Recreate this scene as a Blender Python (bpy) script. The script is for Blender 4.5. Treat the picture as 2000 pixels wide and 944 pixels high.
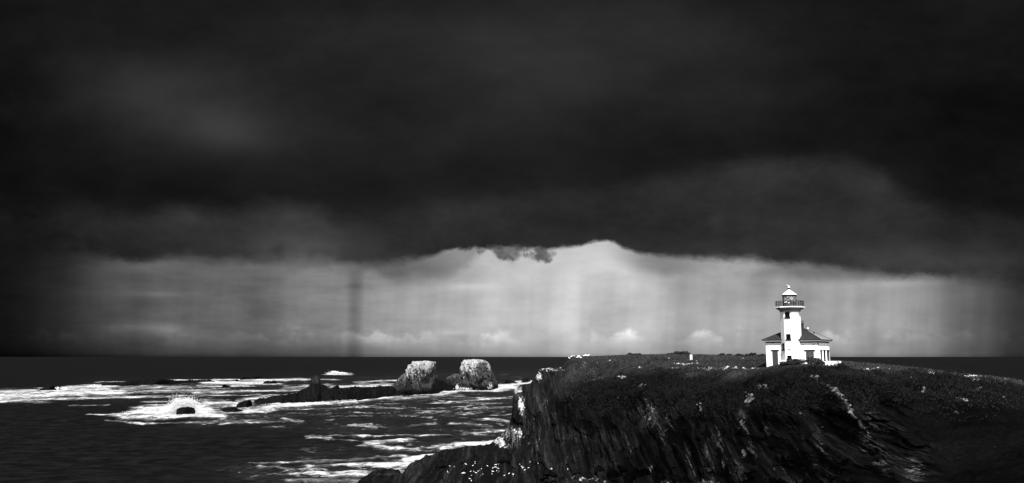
import bpy, bmesh, math, random
import numpy as np
from mathutils import Vector, Matrix
R = math.radians
PI = math.pi
random.seed(7)
rng = np.random.default_rng(11)
for o in list(bpy.data.objects):
    bpy.data.objects.remove(o, do_unlink=True)
sc = bpy.context.scene
COL = sc.collection

# ------------------------------------------------------------------ camera
F = 1550.0                       # focal length in pixels of the 2000 px wide photograph
PITCH = math.atan(225.0 / F)
H = 20.0                         # eye height above the sea
CP, SP = math.cos(PITCH), math.sin(PITCH)
cam_d = bpy.data.cameras.new('camera')
cam_d.sensor_width = 36.0
cam_d.lens = 36.0 * F / 2000.0
cam_d.clip_start = 0.5
cam_d.clip_end = 200000
cam = bpy.data.objects.new('camera', cam_d)
COL.objects.link(cam)
cam.location = (0, 0, H)
cam.rotation_euler = (R(90) + PITCH, 0, 0)
sc.camera = cam

# ------------------------------------------------------------------ exposure
sc.view_settings.view_transform = 'Standard'
sc.view_settings.look = 'None'
sc.view_settings.gamma = 1.0
sc.view_settings.exposure = 0.9
GAIN = 2 ** 0.9
SUN_EL, SUN_AZ = R(50), R(-88)    # direction (from the place towards the sun), azimuth counted from +X


# ------------------------------------------------------------------ node helper
class V:
    """a float socket with arithmetic"""
    def __init__(s, nt, sock): s.nt, s.s = nt, sock
    def _m(s, op, b=None, c=None, rev=False, clamp=False):
        n = s.nt.nodes.new('ShaderNodeMath'); n.operation = op; n.use_clamp = clamp
        a_, b_ = (b, s) if rev else (s, b)
        for i, q in enumerate((a_, b_, c)):
            if q is None: continue
            if isinstance(q, V): s.nt.links.new(q.s, n.inputs[i])
            else: n.inputs[i].default_value = q
        return V(s.nt, n.outputs[0])
    def __add__(s, b): return s._m('ADD', b)
    __radd__ = __add__
    def __sub__(s, b): return s._m('SUBTRACT', b)
    def __rsub__(s, b): return s._m('SUBTRACT', b, rev=True)
    def __mul__(s, b): return s._m('MULTIPLY', b)
    __rmul__ = __mul__
    def __truediv__(s, b): return s._m('DIVIDE', b)
    def __pow__(s, b): return s._m('POWER', b)
    def max(s, b): return s._m('MAXIMUM', b)
    def min(s, b): return s._m('MINIMUM', b)
    def abs(s): return s._m('ABSOLUTE')
    def clamp(s): return s._m('ADD', 0.0, clamp=True)
    def exp(s): return s._m('EXPONENT')
    def ss(s, lo, hi):          # smoothstep, also with lo > hi
        n = s.nt.nodes.new('ShaderNodeMapRange'); n.interpolation_type = 'SMOOTHSTEP'
        s.nt.links.new(s.s, n.inputs[0])
        inv = False
        if not isinstance(lo, V) and not isinstance(hi, V) and lo > hi:
            lo, hi, inv = hi, lo, True
        for i, q in ((1, lo), (2, hi)):
            if isinstance(q, V): s.nt.links.new(q.s, n.inputs[i])
            else: n.inputs[i].default_value = q
        r = V(s.nt, n.outputs[0])
        return 1.0 - r if inv else r
    def mix(s, b, t): return s + (b - s) * t
    def curve(s, pts, x0, x1, y0, y1, smooth=True):
        n = s.nt.nodes.new('ShaderNodeFloatCurve')
        m = n.mapping; m.use_clip = False
        c = m.curves[0]
        P = [((x - x0) / (x1 - x0), (y - y0) / (y1 - y0)) for x, y in pts]
        c.points[0].location = P[0]; c.points[1].location = P[-1]
        for p in P[1:-1]: c.points.new(*p)
        m.update()
        f = ((s - x0) / (x1 - x0)).clamp()
        s.nt.links.new(f.s, n.inputs['Value'])
        return V(s.nt, n.outputs[0]) * (y1 - y0) + y0


def vec(nt, x, y, z):
    n = nt.nodes.new('ShaderNodeCombineXYZ')
    for i, q in enumerate((x, y, z)):
        if isinstance(q, V): nt.links.new(q.s, n.inputs[i])
        else: n.inputs[i].default_value = q
    return n.outputs[0]


def noise(nt, v, scale=1.0, detail=4, rough=0.55, dist=0.0, lac=2.0):
    n = nt.nodes.new('ShaderNodeTexNoise')
    nt.links.new(v, n.inputs['Vector'])
    n.inputs['Scale'].default_value = scale
    n.inputs['Detail'].default_value = detail
    n.inputs['Roughness'].default_value = rough
    n.inputs['Distortion'].default_value = dist
    n.inputs['Lacunarity'].default_value = lac
    return V(nt, n.outputs[0])


# ------------------------------------------------------------------ world: storm sky
def build_world():
    w = bpy.data.worlds.new('World'); sc.world = w
    w.use_nodes = True
    nt = w.node_tree; nt.nodes.clear()
    tc = nt.nodes.new('ShaderNodeTexCoord')
    sp = nt.nodes.new('ShaderNodeSeparateXYZ')
    nt.links.new(tc.outputs['Generated'], sp.inputs[0])
    x, y, z = (V(nt, sp.outputs[i]) for i in range(3))
    fw = y * CP + z * SP                       # component along the storm's bearing, 8 degrees up
    up = z * CP - y * SP
    fs = fw.max(0.25)
    P = x / fs * F + 1000.0                    # bearing and height on the sky, in tangent units
    Q = 472.0 - up / fs * F
    pv = vec(nt, P * 0.001, Q * 0.001, 0.0)
    # large soft cloud structure
    n1 = noise(nt, vec(nt, P * 0.0011, Q * 0.0026, 3.0), 1.0, 6, 0.55)
    n2 = noise(nt, vec(nt, P * 0.0045, Q * 0.0085, 9.0), 1.0, 6, 0.6)
    n3 = noise(nt, vec(nt, P * 0.018, Q * 0.030, 1.0), 1.0, 5, 0.6)
    n4 = noise(nt, vec(nt, P * 0.05, Q * 0.07, 41.0), 1.0, 5, 0.6)
    def blob(cx, cy, rx, ry, a):
        dx = (P - cx) / rx; dy = (Q - cy) / ry
        return ((dx * dx + dy * dy) * -1.0).exp() * a
    upper = (n1 - 0.5) * 30 + (n2 - 0.5) * 20 + 34.0
    upper = upper + blob(300, 185, 170, 75, 22) + blob(450, 255, 110, 48, 22) + blob(1080, 90, 420, 120, 17)
    upper = upper + blob(0, 250, 190, 330, -10) + blob(2000, 220, 330, 250, -11) + blob(700, 375, 560, 45, -7)
    upper = upper + blob(1180, 430, 420, 60, 24) + (n3 - 0.5) * 6 + blob(1000, 0, 900, 40, -3)
    wob = (n2 - 0.5) * 44 + (n3 - 0.5) * 14
    A = P.curve([(-600, 400), (0, 402), (180, 414), (260, 418), (340, 398), (430, 412), (520, 404), (620, 412), (680, 430),
                 (760, 428), (900, 400), (1050, 385), (1200, 360), (1400, 325), (1600, 312), (1710, 335), (1760, 372),
                 (1900, 410), (2000, 422), (2600, 440)], -600, 2600, 300, 560)
    tA = (Q + wob * 0.9 - A).ss(-26.0, 30.0)
    mid = P.curve([(-600, 20), (0, 25), (150, 33), (300, 42), (450, 50), (600, 58), (700, 50), (850, 44), (1000, 42), (1200, 44),
                   (1400, 44), (1600, 46), (1750, 47), (1900, 42), (2000, 36), (2600, 28)], -600, 2600, 0, 100)
    mid = mid + 4.0 + (n2 - 0.5) * 42 + (n4 - 0.5) * 8 + (n3 - 0.5) * 5 + blob(600, 480, 90, 28, 10) + blob(360, 415, 60, 22, 9) + blob(1830, 512, 240, 30, 14) + blob(545, 492, 16, 14, -12) + blob(1400, 437, 16, 18, 7)
    v = upper.mix(mid, tA)
    B = P.curve([(-600, 485), (0, 490), (120, 488), (200, 498), (240, 505), (290, 509), (345, 501), (410, 507), (520, 510),
                 (620, 512), (700, 517), (780, 510), (830, 502), (870, 491), (920, 483), (1000, 485), (1090, 485),
                 (1140, 478), (1168, 470), (1186, 468), (1206, 478), (1235, 490), (1290, 499), (1360, 503), (1440, 506),
                 (1490, 510), (1600, 517), (1680, 530), (1760, 538), (1850, 541), (1930, 543), (2000, 552), (2600, 590)],
                -600, 2600, 460, 600)
    soft = P.curve([(-600, 40), (100, 26), (300, 10), (600, 10), (760, 8), (860, 4), (1200, 3), (1450, 5), (1650, 9), (1800, 7),
                    (2000, 16), (2600, 30)], -600, 2600, 0, 50)
    low = P.curve([(-600, 20), (0, 27), (100, 38), (170, 58), (230, 74), (300, 84), (400, 94), (500, 105), (600, 126), (700, 146),
                   (800, 166), (900, 180), (1000, 190), (1120, 196), (1200, 195), (1300, 178), (1400, 168), (1500, 163),
                   (1620, 160), (1720, 152), (1800, 140), (1870, 112), (1930, 84), (2000, 58), (2600, 30)], -600, 2600, 0, 200)
    Pr = P + (Q - 600.0) * 0.06
    sh = noise(nt, vec(nt, Pr * 0.010, Q * 0.0012, 5.0), 1.0, 3, 0.5)          # rain shafts
    sh2 = noise(nt, vec(nt, Pr * 0.045, Q * 0.001, 7.0), 1.0, 2, 0.5)
    rain = ((sh - 0.5) * 84 + (sh2 - 0.5) * 14) * Q.ss(480.0, 600.0)
    rain = rain + ((P - 694) / 18).abs().ss(1.3, 0.1) * -30 * Q.ss(505.0, 560.0)
    st = noise(nt, vec(nt, P * 0.006, Q * 0.030, 12.0), 1.0, 6, 0.6)
    mot = noise(nt, vec(nt, P * 0.011, Q * 0.020, 17.0), 1.0, 6, 0.6)     # flat layers
    low = low + rain * (low / 170.0) + (st - 0.5) * (P.ss(1000.0, 500.0) * 0.8 + 0.32) * 0.42 * low + (mot - 0.5) * 0.26 * low
    low = low + blob(790, 525, 90, 24, -38) + blob(925, 560, 55, 7, 22) + blob(700, 560, 60, 6, -10) + blob(200, 560, 120, 50, 8)
    low = low + blob(1745, 552, 55, 10, 16) + blob(300, 520, 70, 14, 14) + blob(310, 575, 60, 6, 16)
    low = low + blob(270, 640, 60, 10, 22) + blob(330, 645, 30, 14, 22) + blob(1190, 540, 60, 70, 12) + blob(880, 650, 40, 5, 15)
    low = low + blob(1450, 560, 160, 30, -10)
    # towering puffs low on the horizon
    pf = noise(nt, vec(nt, P * 0.020, Q * 0.020, 20.0), 1.0, 4, 0.5)
    pm = noise(nt, vec(nt, P * 0.006, 0.0, 2.0), 1.0, 2, 0.5)
    puff = (Q + (pf - 0.5) * 110 - 655.0).ss(-8.0, 12.0) * Q.ss(690.0, 645.0) * pm.ss(0.40, 0.60) * (mot * 1.6 - 0.1)
    low = low + puff * 50 * (low / 150.0)
    # a second, paler layer hanging below the dark edge
    C = P.curve([(-600, 440), (560, 440), (690, 500), (740, 532), (800, 552), (850, 548), (900, 528), (935, 500), (1000, 470), (1120, 490), (1180, 512),
                 (1200, 516), (1250, 527), (1330, 535), (1420, 538), (1500, 541), (1600, 546), (1700, 548), (1800, 538), (1900, 520), (2600, 500)],
                -600, 2600, 440, 600)
    wC = (C - Q + (n3 - 0.5) * 16 + (n2 - 0.5) * 30).ss(-14.0, 15.0) * (P.ss(620.0, 760.0) * P.ss(1850.0, 1600.0) * (1.0 - P.ss(930.0, 1000.0) * P.ss(1270.0, 1180.0)))
    low = low * (1.0 - wC * (0.19 + P.ss(1000.0, 1180.0) * 0.08 - P.ss(1280.0, 1440.0) * P.ss(1560.0, 1470.0) * (n2.ss(0.35, 0.6)) * 0.26))
    low = low * (1.0 - Q.ss(650.0, 705.0) * P.ss(1500.0, 300.0) * 0.28) - (Q.ss(640.0, 700.0) * 0.10 + Q.ss(688.0, 699.0) * 0.14) * low
    tB = ((Q + (n3 - 0.5) * 20 + (n2 - 0.5) * 16 + (n4 - 0.5) * 9 - B) / (soft * (n2.ss(0.3, 0.7) * 2.2 + 0.7))).ss(-0.9, 1.1)
    v = v.mix(low.max(12.0), tB)
    # torn scud hanging under the edge
    sn = noise(nt, vec(nt, P * 0.040 + n3 * 1.2, Q * 0.034 + n4 * 0.8, 33.0), 1.0, 6, 0.60)
    sm = blob(942, 492, 12, 14, 0.7) + blob(975, 490, 20, 12, 0.9) + blob(1004, 500, 24, 18, 1.15) + blob(1064, 497, 22, 17, 1.1) + blob(1000, 484, 80, 7, 0.4)
    scud = ((sn - 0.5) * 2.4 + sm * 0.85).ss(0.30, 0.90) * sm.ss(0.15, 0.5)
    v = v.mix((n3 - 0.5) * 90 + (sn - 0.5) * -120 + 92.0, scud * 0.85)
    v = v.max(8.0)
    lin = (v / 255.0) ** 2.2
    storm = lin / GAIN
    # fair sky behind the storm's edge (behind the viewer, where the sun stands)
    sky = nt.nodes.new('ShaderNodeTexSky'); sky.sky_type = 'NISHITA'
    sky.sun_disc = False
    sky.sun_elevation = SUN_EL
    sky.sun_rotation = R(90) - SUN_AZ
    bw = nt.nodes.new('ShaderNodeRGBToBW'); nt.links.new(sky.outputs[0], bw.inputs[0])
    cl = noise(nt, vec(nt, x * 2.2, y * 2.2, z * 4.0), 1.0, 5, 0.6)
    fair = V(nt, bw.outputs[0]) * (cl.ss(0.42, 0.62) * 1.3 + 0.7)
    t = fw.ss(0.62, 0.10)
    colr = (storm * 10.0).mix(fair, t)
    bg = nt.nodes.new('ShaderNodeBackground'); bg.inputs['Strength'].default_value = 0.1
    cc = nt.nodes.new('ShaderNodeCombineColor')
    for i in range(3): nt.links.new(colr.s, cc.inputs[i])
    nt.links.new(cc.outputs[0], bg.inputs['Color'])
    out = nt.nodes.new('ShaderNodeOutputWorld'); nt.links.new(bg.outputs[0], out.inputs[0])
    w.cycles.sampling_method = 'MANUAL'; w.cycles.sample_map_resolution = 1024


build_world()
sd = bpy.data.lights.new('sun', 'SUN'); sd.energy = 5.0; sd.angle = R(0.5); sd.color = (1, 1, 1)
sun = bpy.data.objects.new('sun', sd); COL.objects.link(sun)
sv = Vector((math.cos(SUN_EL) * math.cos(SUN_AZ), math.cos(SUN_EL) * math.sin(SUN_AZ), math.sin(SUN_EL)))
sun.rotation_euler = sv.to_track_quat('Z', 'Y').to_euler()
sun.location = sv * 300

# ------------------------------------------------------------------ geometry helpers
def at(px, py, Y):
    """world point at forward distance Y seen in direction (px, py) of the photograph"""
    px, py, Y = np.asarray(px, float), np.asarray(py, float), np.asarray(Y, float)
    d = 472.0 - py
    yy = F * CP - d * SP
    zz = F * SP + d * CP
    return (px - 1000.0) / yy * Y, Y + 0 * px, H + zz / yy * Y


def proj(X, Y, Z):
    Z = Z - H
    fw = Y * CP + Z * SP
    return 1000 + F * X / fw, 472 - F * (Z * CP - Y * SP) / fw


def ground_Y(py, z=0.0):
    d = 472.0 - np.asarray(py, float)
    yy = F * CP - d * SP; zz = F * SP + d * CP
    return (z - H) / zz * yy


def _h(ix, iy, iz, s):
    n = (ix * 374761393 + iy * 668265263 + iz * 2147483647 + s * 974634777).astype(np.int64)
    n = (n ^ (n >> 13)) * 1274126177
    n = n & 0x7fffffff
    n = (n ^ (n >> 16)) * 1911520717 & 0x7fffffff
    return (n & 0xffff) / 32767.5 - 1.0


def vn(x, y, z, s=0):
    x, y, z = np.broadcast_arrays(x, y, z)
    ix, iy, iz = np.floor(x).astype(np.int64), np.floor(y).astype(np.int64), np.floor(z).astype(np.int64)
    fx, fy, fz = x - ix, y - iy, z - iz
    fx = fx * fx * (3 - 2 * fx); fy = fy * fy * (3 - 2 * fy); fz = fz * fz * (3 - 2 * fz)
    r = 0
    for a in (0, 1):
        for b in (0, 1):
            for c in (0, 1):
                w = (fx if a else 1 - fx) * (fy if b else 1 - fy) * (fz if c else 1 - fz)
                r = r + w * _h(ix + a, iy + b, iz + c, s)
    return r


def fbm(x, y, z, o=4, s=0, g=0.5):
    r = 0; a = 1.0; t = 0
    for i in range(o):
        r = r + a * vn(x, y, z, s + i * 17); t += a
        x, y, z, a = x * 2.03 + 5.1, y * 2.03 + 1.7, z * 2.03 + 9.2, a * g
    return r / t


def ridged(x, y, z, o=4, s=0, g=0.5):
    r = 0; a = 1.0; t = 0
    for i in range(o):
        r = r + a * (1 - 2 * np.abs(vn(x, y, z, s + i * 13))); t += a
        x, y, z, a = x * 2.1 + 3.1, y * 2.1 + 7.7, z * 2.1 + 1.2, a * g
    return r / t


def grid_mesh(name, X, Y, Z, closed_u=False, attrs=None, smooth=True):
    nr, nc = X.shape
    co = np.stack([X, Y, Z], -1).reshape(-1, 3).astype(np.float32)
    i = np.arange(nr - 1)[:, None]; j = np.arange(nc if closed_u else nc - 1)[None]
    j2 = (j + 1) % nc
    q = np.stack([i * nc + j, i * nc + j2, (i + 1) * nc + j2, (i + 1) * nc + j], -1).reshape(-1, 4)
    return raw_mesh(name, co, q, attrs, smooth)


def raw_mesh(name, co, faces, attrs=None, smooth=True):
    me = bpy.data.meshes.new(name)
    n = len(faces); k = faces.shape[1]
    me.vertices.add(len(co)); me.vertices.foreach_set('co', np.asarray(co, np.float32).ravel())
    me.loops.add(n * k); me.loops.foreach_set('vertex_index', faces.astype(np.int32).ravel())
    me.polygons.add(n)
    me.polygons.foreach_set('loop_start', np.arange(n, dtype=np.int32) * k)
    if smooth: me.polygons.foreach_set('use_smooth', np.ones(n, bool))
    for a, v in (attrs or {}).items():
        at_ = me.attributes.new(a, 'FLOAT', 'POINT'); at_.data.foreach_set('value', np.asarray(v, np.float32).ravel())
    me.update(calc_edges=True); me.validate()
    return me


def link(name, me, m=None, parent=None):
    o = bpy.data.objects.new(name, me); COL.objects.link(o)
    if m is not None and me is not None: me.materials.clear(); me.materials.append(m)
    if parent is not None: o.parent = parent
    return o


def tag(o, label=None, cat=None, group=None, kind=None):
    if label: o['label'] = label
    if cat: o['category'] = cat
    if group: o['group'] = group
    if kind: o['kind'] = kind
    return o


def empty(name, loc, rz=0.0):
    o = bpy.data.objects.new(name, None); COL.objects.link(o)
    o.location = loc; o.rotation_euler = (0, 0, rz); o.empty_display_size = 0.3
    return o


# ------------------------------------------------------------------ materials (everything neutral: the photograph is black and white)
def new_mat(name):
    m = bpy.data.materials.new(name); m.use_nodes = True
    nt = m.node_tree; nt.nodes.clear()
    b = nt.nodes.new('ShaderNodeBsdfPrincipled'); o = nt.nodes.new('ShaderNodeOutputMaterial')
    nt.links.new(b.outputs[0], o.inputs[0])
    return m, nt, b


def coords(nt):
    tc = nt.nodes.new('ShaderNodeNewGeometry')
    sp = nt.nodes.new('ShaderNodeSeparateXYZ'); nt.links.new(tc.outputs['Position'], sp.inputs[0])
    return tc.outputs['Position'], [V(nt, sp.outputs[i]) for i in range(3)]


def attr(nt, n):
    a = nt.nodes.new('ShaderNodeAttribute'); a.attribute_name = n
    return V(nt, a.outputs['Fac'])


def grey(nt, b, v):
    c = nt.nodes.new('ShaderNodeCombineColor')
    for i in range(3):
        nt.links.new(v.s, c.inputs[i])
    nt.links.new(c.outputs[0], b.inputs['Base Color'])


def bump(nt, b, h, strength=0.5, dist=0.1):
    n = nt.nodes.new('ShaderNodeBump'); n.inputs['Strength'].default_value = strength
    n.inputs['Distance'].default_value = dist
    nt.links.new(h.s, n.inputs['Height']); nt.links.new(n.outputs[0], b.inputs['Normal'])


def plain(name, g, rough=0.7, var=0.12, scale=3.0, spec=0.3, metal=0.0, bmp=0.15):
    m, nt, b = new_mat(name)
    pos, _ = coords(nt)
    n = noise(nt, pos, scale, 5, 0.6)
    grey(nt, b, (n - 0.5) * (2 * var * g) + g)
    b.inputs['Roughness'].default_value = rough
    b.inputs['Specular IOR Level'].default_value = spec
    b.inputs['Metallic'].default_value = metal
    bump(nt, b, n, bmp, 0.02)
    return m


def mat_land():
    m, nt, b = new_mat('headland')
    pos, (x, y, z) = coords(nt)
    rock, pale = attr(nt, 'rock'), attr(nt, 'pale')
    a = x + z * 0.03; s = z
    strata = noise(nt, vec(nt, a * 1.5, y * 0.06, s * 0.13), 1.0, 7, 0.62, 0.5)
    thin = noise(nt, vec(nt, a * 2.6, y * 0.08, s * 0.22), 1.0, 5, 0.6, 0.3)
    fine = noise(nt, pos, 2.2, 8, 0.66)
    big = noise(nt, pos, 0.16, 5, 0.6)
    reg = noise(nt, vec(nt, a * 0.22, y * 0.1, s * 0.08), 1.0, 4, 0.55)
    veg = (fine - 0.5) * 0.040 + (big - 0.5) * 0.040 + 0.014
    veg = veg * (1.0 - attr(nt, 'slope') * 0.6)
    rk = (strata.ss(0.42, 0.75) * 0.012 + (fine - 0.5) * 0.005 + 0.003) * (attr(nt, 'facet') * 1.7 + 0.25)
    rk = rk + (1.0 - (thin - 0.5).abs() * 14).clamp() * reg.ss(0.50, 0.66) * 0.07 * (fine * 2.0 - 0.5).clamp() * attr(nt, 'face')
    base = veg.mix(rk, rock).max(0.0025)
    thr = noise(nt, vec(nt, a * 4.0, y * 0.08, s * 0.40), 1.0, 6, 0.65, 0.2)
    base = base.mix(V.__add__(fine * 0.18, 0.05), (thr + attr(nt, 'lit_streak') * 0.16 - 0.13 + (attr(nt, 'facet') - 0.5) * 0.10).ss(0.49, 0.60) * attr(nt, 'lit_streak').ss(0.1, 0.6) * fine.ss(0.38, 0.58))  # sunlit strata highlights painted in as paler streaks
    # pale lichen and bird-lime patches, plus sunlit rock edges painted pale
    pn = noise(nt, vec(nt, a * 1.3, y * 0.6, s * 0.45), 1.0, 7, 0.68, 0.4)
    pm = (pn + pale * 0.32 - 0.16 + (fine - 0.5) * 0.25).ss(0.56, 0.70)
    spk = noise(nt, pos, 1.1, 6, 0.7)
    sp2 = (spk + big * 0.15).ss(0.765, 0.81) * 0.25
    base = base.mix(V.__add__(fine * 0.35, 0.20), (pm * pale.ss(0.02, 0.35)).max(sp2).clamp())
    # wet foot of the rock
    wet = (z + (big - 0.5) * 3).ss(0.3, 2.2)
    base = base * (wet * 0.6 + 0.4)
    grey(nt, b, base)
    b.inputs['Roughness'].default_value = 0.8
    b.inputs['Specular IOR Level'].default_value = 0.04
    bump(nt, b, strata * rock + fine * 0.5, 0.6, 0.25)
    return m


def mat_rock(name, guano=0.0, zt=16.0, seed=0.0):
    """wet black foot, grey body, bird lime running down from the top"""
    m, nt, b = new_mat(name)
    pos, (x, y, z) = coords(nt)
    fine = noise(nt, vec(nt, x + seed, y, z), 1.0, 8, 0.66)
    a = x * 0.97 + z * 0.2
    strk = noise(nt, vec(nt, a * 0.9 + seed, y * 0.5, z * 0.10), 1.0, 7, 0.62, 0.3)
    body = fine.ss(0.35, 0.75) * 0.004 + strk.ss(0.4, 0.7) * 0.003 + 0.0012
    if guano > 0:
        hgt = (z / zt).clamp()
        crk = noise(nt, vec(nt, a * 0.55 + seed + 3, y * 0.4, z * 0.16), 1.0, 8, 0.7, 0.6)
        g = ((strk - 0.5) * 1.6 + (fine - 0.5) * 0.9 + hgt * 0.95 + (crk - 0.5) * 1.8 - attr(nt, 'bare') * 0.9).ss(0.30, 0.95)
        band = (z + (fine - 0.5) * 3.0).ss(1.2, 4.5)
        body = (body + band * 0.07 * fine * guano).mix(V.__add__(fine * 0.30, 0.16), g * band * guano)
    grey(nt, b, body)
    b.inputs['Roughness'].default_value = 0.75
    b.inputs['Specular IOR Level'].default_value = 0.04
    bump(nt, b, strk + fine * 0.7, 0.9, 0.8)
    return m


def mat_sea():
    m, nt, b = new_mat('sea')
    pos, (x, y, z) = coords(nt)
    foam, film = attr(nt, 'foam'), attr(nt, 'film')
    p2 = vec(nt, x, y, 0.0)
    wig = noise(nt, p2, 0.05, 3, 0.5)
    n1 = noise(nt, vec(nt, x * 0.9 + wig * 12, y * 0.75, 0.0), 0.11, 9, 0.62, 0.8)
    n2 = noise(nt, vec(nt, x, y, 4.0), 0.55, 7, 0.68, 0.6)
    n3 = noise(nt, vec(nt, x * 0.6, y * 1.0, 8.0), 0.035, 5, 0.65, 0.6)
    t = (n1 * 0.45 + n2 * 0.35 + n3 * 0.20 - 0.5) * 1.5 + 0.5
    mask = (t * 1.25 - 0.125 + foam * 0.42 - 0.33).ss(0.44, 0.64) * foam.ss(0.05, 0.30)
    lace = (t * 1.3 - 0.15 + film * 0.12).ss(0.64, 0.76) * film.ss(0.05, 0.6)
    swell = noise(nt, vec(nt, x * 0.8, y, 0.0), 0.26, 9, 0.70)
    dark = swell.ss(0.38, 0.66) * 0.0065 + film * 0.026 * n2.ss(0.3, 0.7) + 0.0012
    thin = (t * 1.2 - 0.1 + foam * 0.5 - 0.28).ss(0.42, 0.62) * foam.ss(0.05, 0.45)
    c = dark.mix(V.__add__(n2 * 0.10, 0.03), (thin * 0.85).clamp())
    c = c.mix(V.__add__((t - 0.5) * 1.1, 0.44).max(0.10).min(0.72), (mask + lace * 0.6).clamp())
    grey(nt, b, c)
    b.inputs['Roughness'].default_value = 0.55
    b.inputs['IOR'].default_value = 1.33
    b.inputs['Specular IOR Level'].default_value = 0.10
    w = noise(nt, vec(nt, x * 0.6, y, 1.0), 0.30, 8, 0.68)
    bump(nt, b, w + mask * 0.3, 1.0, 2.2)
    return m


M = {}
M['land'] = mat_land()
M['sea'] = mat_sea()
M['reef'] = mat_rock('wet_reef_rock', 0.0)
M['stack'] = mat_rock('limed_stack_rock', 1.0, 17.0)
M['pinnacle'] = mat_rock('limed_pinnacle_rock', 0.30, 15.0, 5.0)
def mat_wall():
    m, nt, b = new_mat('white_painted_concrete')
    pos, (x, y, z) = coords(nt)
    n = noise(nt, pos, 1.3, 6, 0.6)
    run = noise(nt, vec(nt, x * 3.0, y * 3.0, z * 0.35), 1.0, 5, 0.6)
    grey(nt, b, (n - 0.5) * 0.10 + 0.78 - run.ss(0.55, 0.78) * 0.22 * n.ss(0.35, 0.6))
    b.inputs['Roughness'].default_value = 0.8; b.inputs['Specular IOR Level'].default_value = 0.2
    bump(nt, b, n, 0.3, 0.03)
    return m


M['white'] = mat_wall()
M['dark'] = plain('dark_glass', 0.003, 0.25, 0.1, 2.0, 0.05)
M['trim'] = plain('dark_painted_trim', 0.008, 0.6, 0.2, 3.0, 0.05)
M['door'] = plain('grey_painted_door', 0.032, 0.6, 0.15, 2.0)
M['metal'] = plain('grey_lantern_metal', 0.035, 0.5, 0.25, 2.5, 0.4)
M['iron'] = plain('dark_iron', 0.006, 0.6, 0.2, 3.0, 0.05)
M['panelline'] = plain('pale_panel_beading', 0.12, 0.6, 0.1)
M['fascia'] = plain('grey_fascia', 0.17, 0.6, 0.1, 1.5)
M['lampwhite'] = plain('white_lantern_roof', 0.72, 0.6, 0.04, 1.5)
M['brick'] = plain('chimney_masonry', 0.018, 0.8, 0.4, 5.0)
M['gull'] = plain('gull_white', 0.75, 0.7, 0.05, 6.0)
M['gullwing'] = plain('gull_grey_wing', 0.35, 0.7, 0.1, 6.0)
M['gullbill'] = plain('gull_bill', 0.20, 0.5, 0.1, 6.0)
M['leaf'] = plain('shrub_leaf', 0.022, 0.7, 0.8, 0.9, 0.15)
M['twig'] = plain('shrub_twig', 0.04, 0.8, 0.3, 2.0, 0.1)
M['grass'] = plain('coarse_grass', 0.032, 0.8, 0.9, 0.35, 0.1)
M['palestone'] = plain('pale_stone', 0.40, 0.8, 0.5, 1.2, 0.2)
M['foamspray'] = plain('sea_spray', 0.62, 0.9, 0.02, 1.0, 0.1)


def mat_glass():
    m, nt, b = new_mat('lantern_glass')
    b.inputs['Base Color'].default_value = (0.22, 0.22, 0.22, 1)
    b.inputs['Roughness'].default_value = 0.08
    b.inputs['Alpha'].default_value = 0.85
    pos, _ = coords(nt); n = noise(nt, pos, 1.5, 2); bump(nt, b, n, 0.05, 0.02)
    return m


def mat_roof(name, w):
    m, nt, b = new_mat(name)
    tc = nt.nodes.new('ShaderNodeTexCoord'); sp = nt.nodes.new('ShaderNodeSeparateXYZ')
    nt.links.new(tc.outputs['Object'], sp.inputs[0])
    x, y, z = (V(nt, sp.outputs[i]) for i in range(3))
    n = noise(nt, tc.outputs['Object'], 2.0, 6, 0.65)
    course = (z * 5.5)._m('FRACT')
    brk = noise(nt, vec(nt, x * 0.7, y * 0.7, z * 9), 1.0, 4, 0.6)
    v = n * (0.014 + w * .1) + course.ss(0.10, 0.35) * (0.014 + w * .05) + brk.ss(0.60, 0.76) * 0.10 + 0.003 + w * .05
    grey(nt, b, v)
    b.inputs['Roughness'].default_value = 0.6
    b.inputs['Specular IOR Level'].default_value = 0.1
    bump(nt, b, course + n * 0.5, 0.7, 0.05)
    return m


M['glass'] = mat_glass()
M['roof'] = mat_roof('shingle_roof', 0.0)
M['roofsunlit'] = mat_roof('sunlit_shingle_roof', 1.0)  # paler copy of the shingles, sun on the slope put into the colour

# ------------------------------------------------------------------ sea
def seg_field(px, py, strokes):
    r = np.zeros_like(px)
    for (x0, y0, x1, y1, th, a) in strokes:
        dx, dy = x1 - x0, y1 - y0
        L = math.hypot(dx, dy) + 1e-6
        t = np.clip(((px - x0) * dx + (py - y0) * dy) / L / L, 0, 1)
        ex = (px - x0 - t * dx) / max(th * 3.0, 10); ey = (py - y0 - t * dy) / th
        r = np.maximum(r, a * np.exp(-(ex ** 2 + ey ** 2) * 0.9))
    return r


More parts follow.
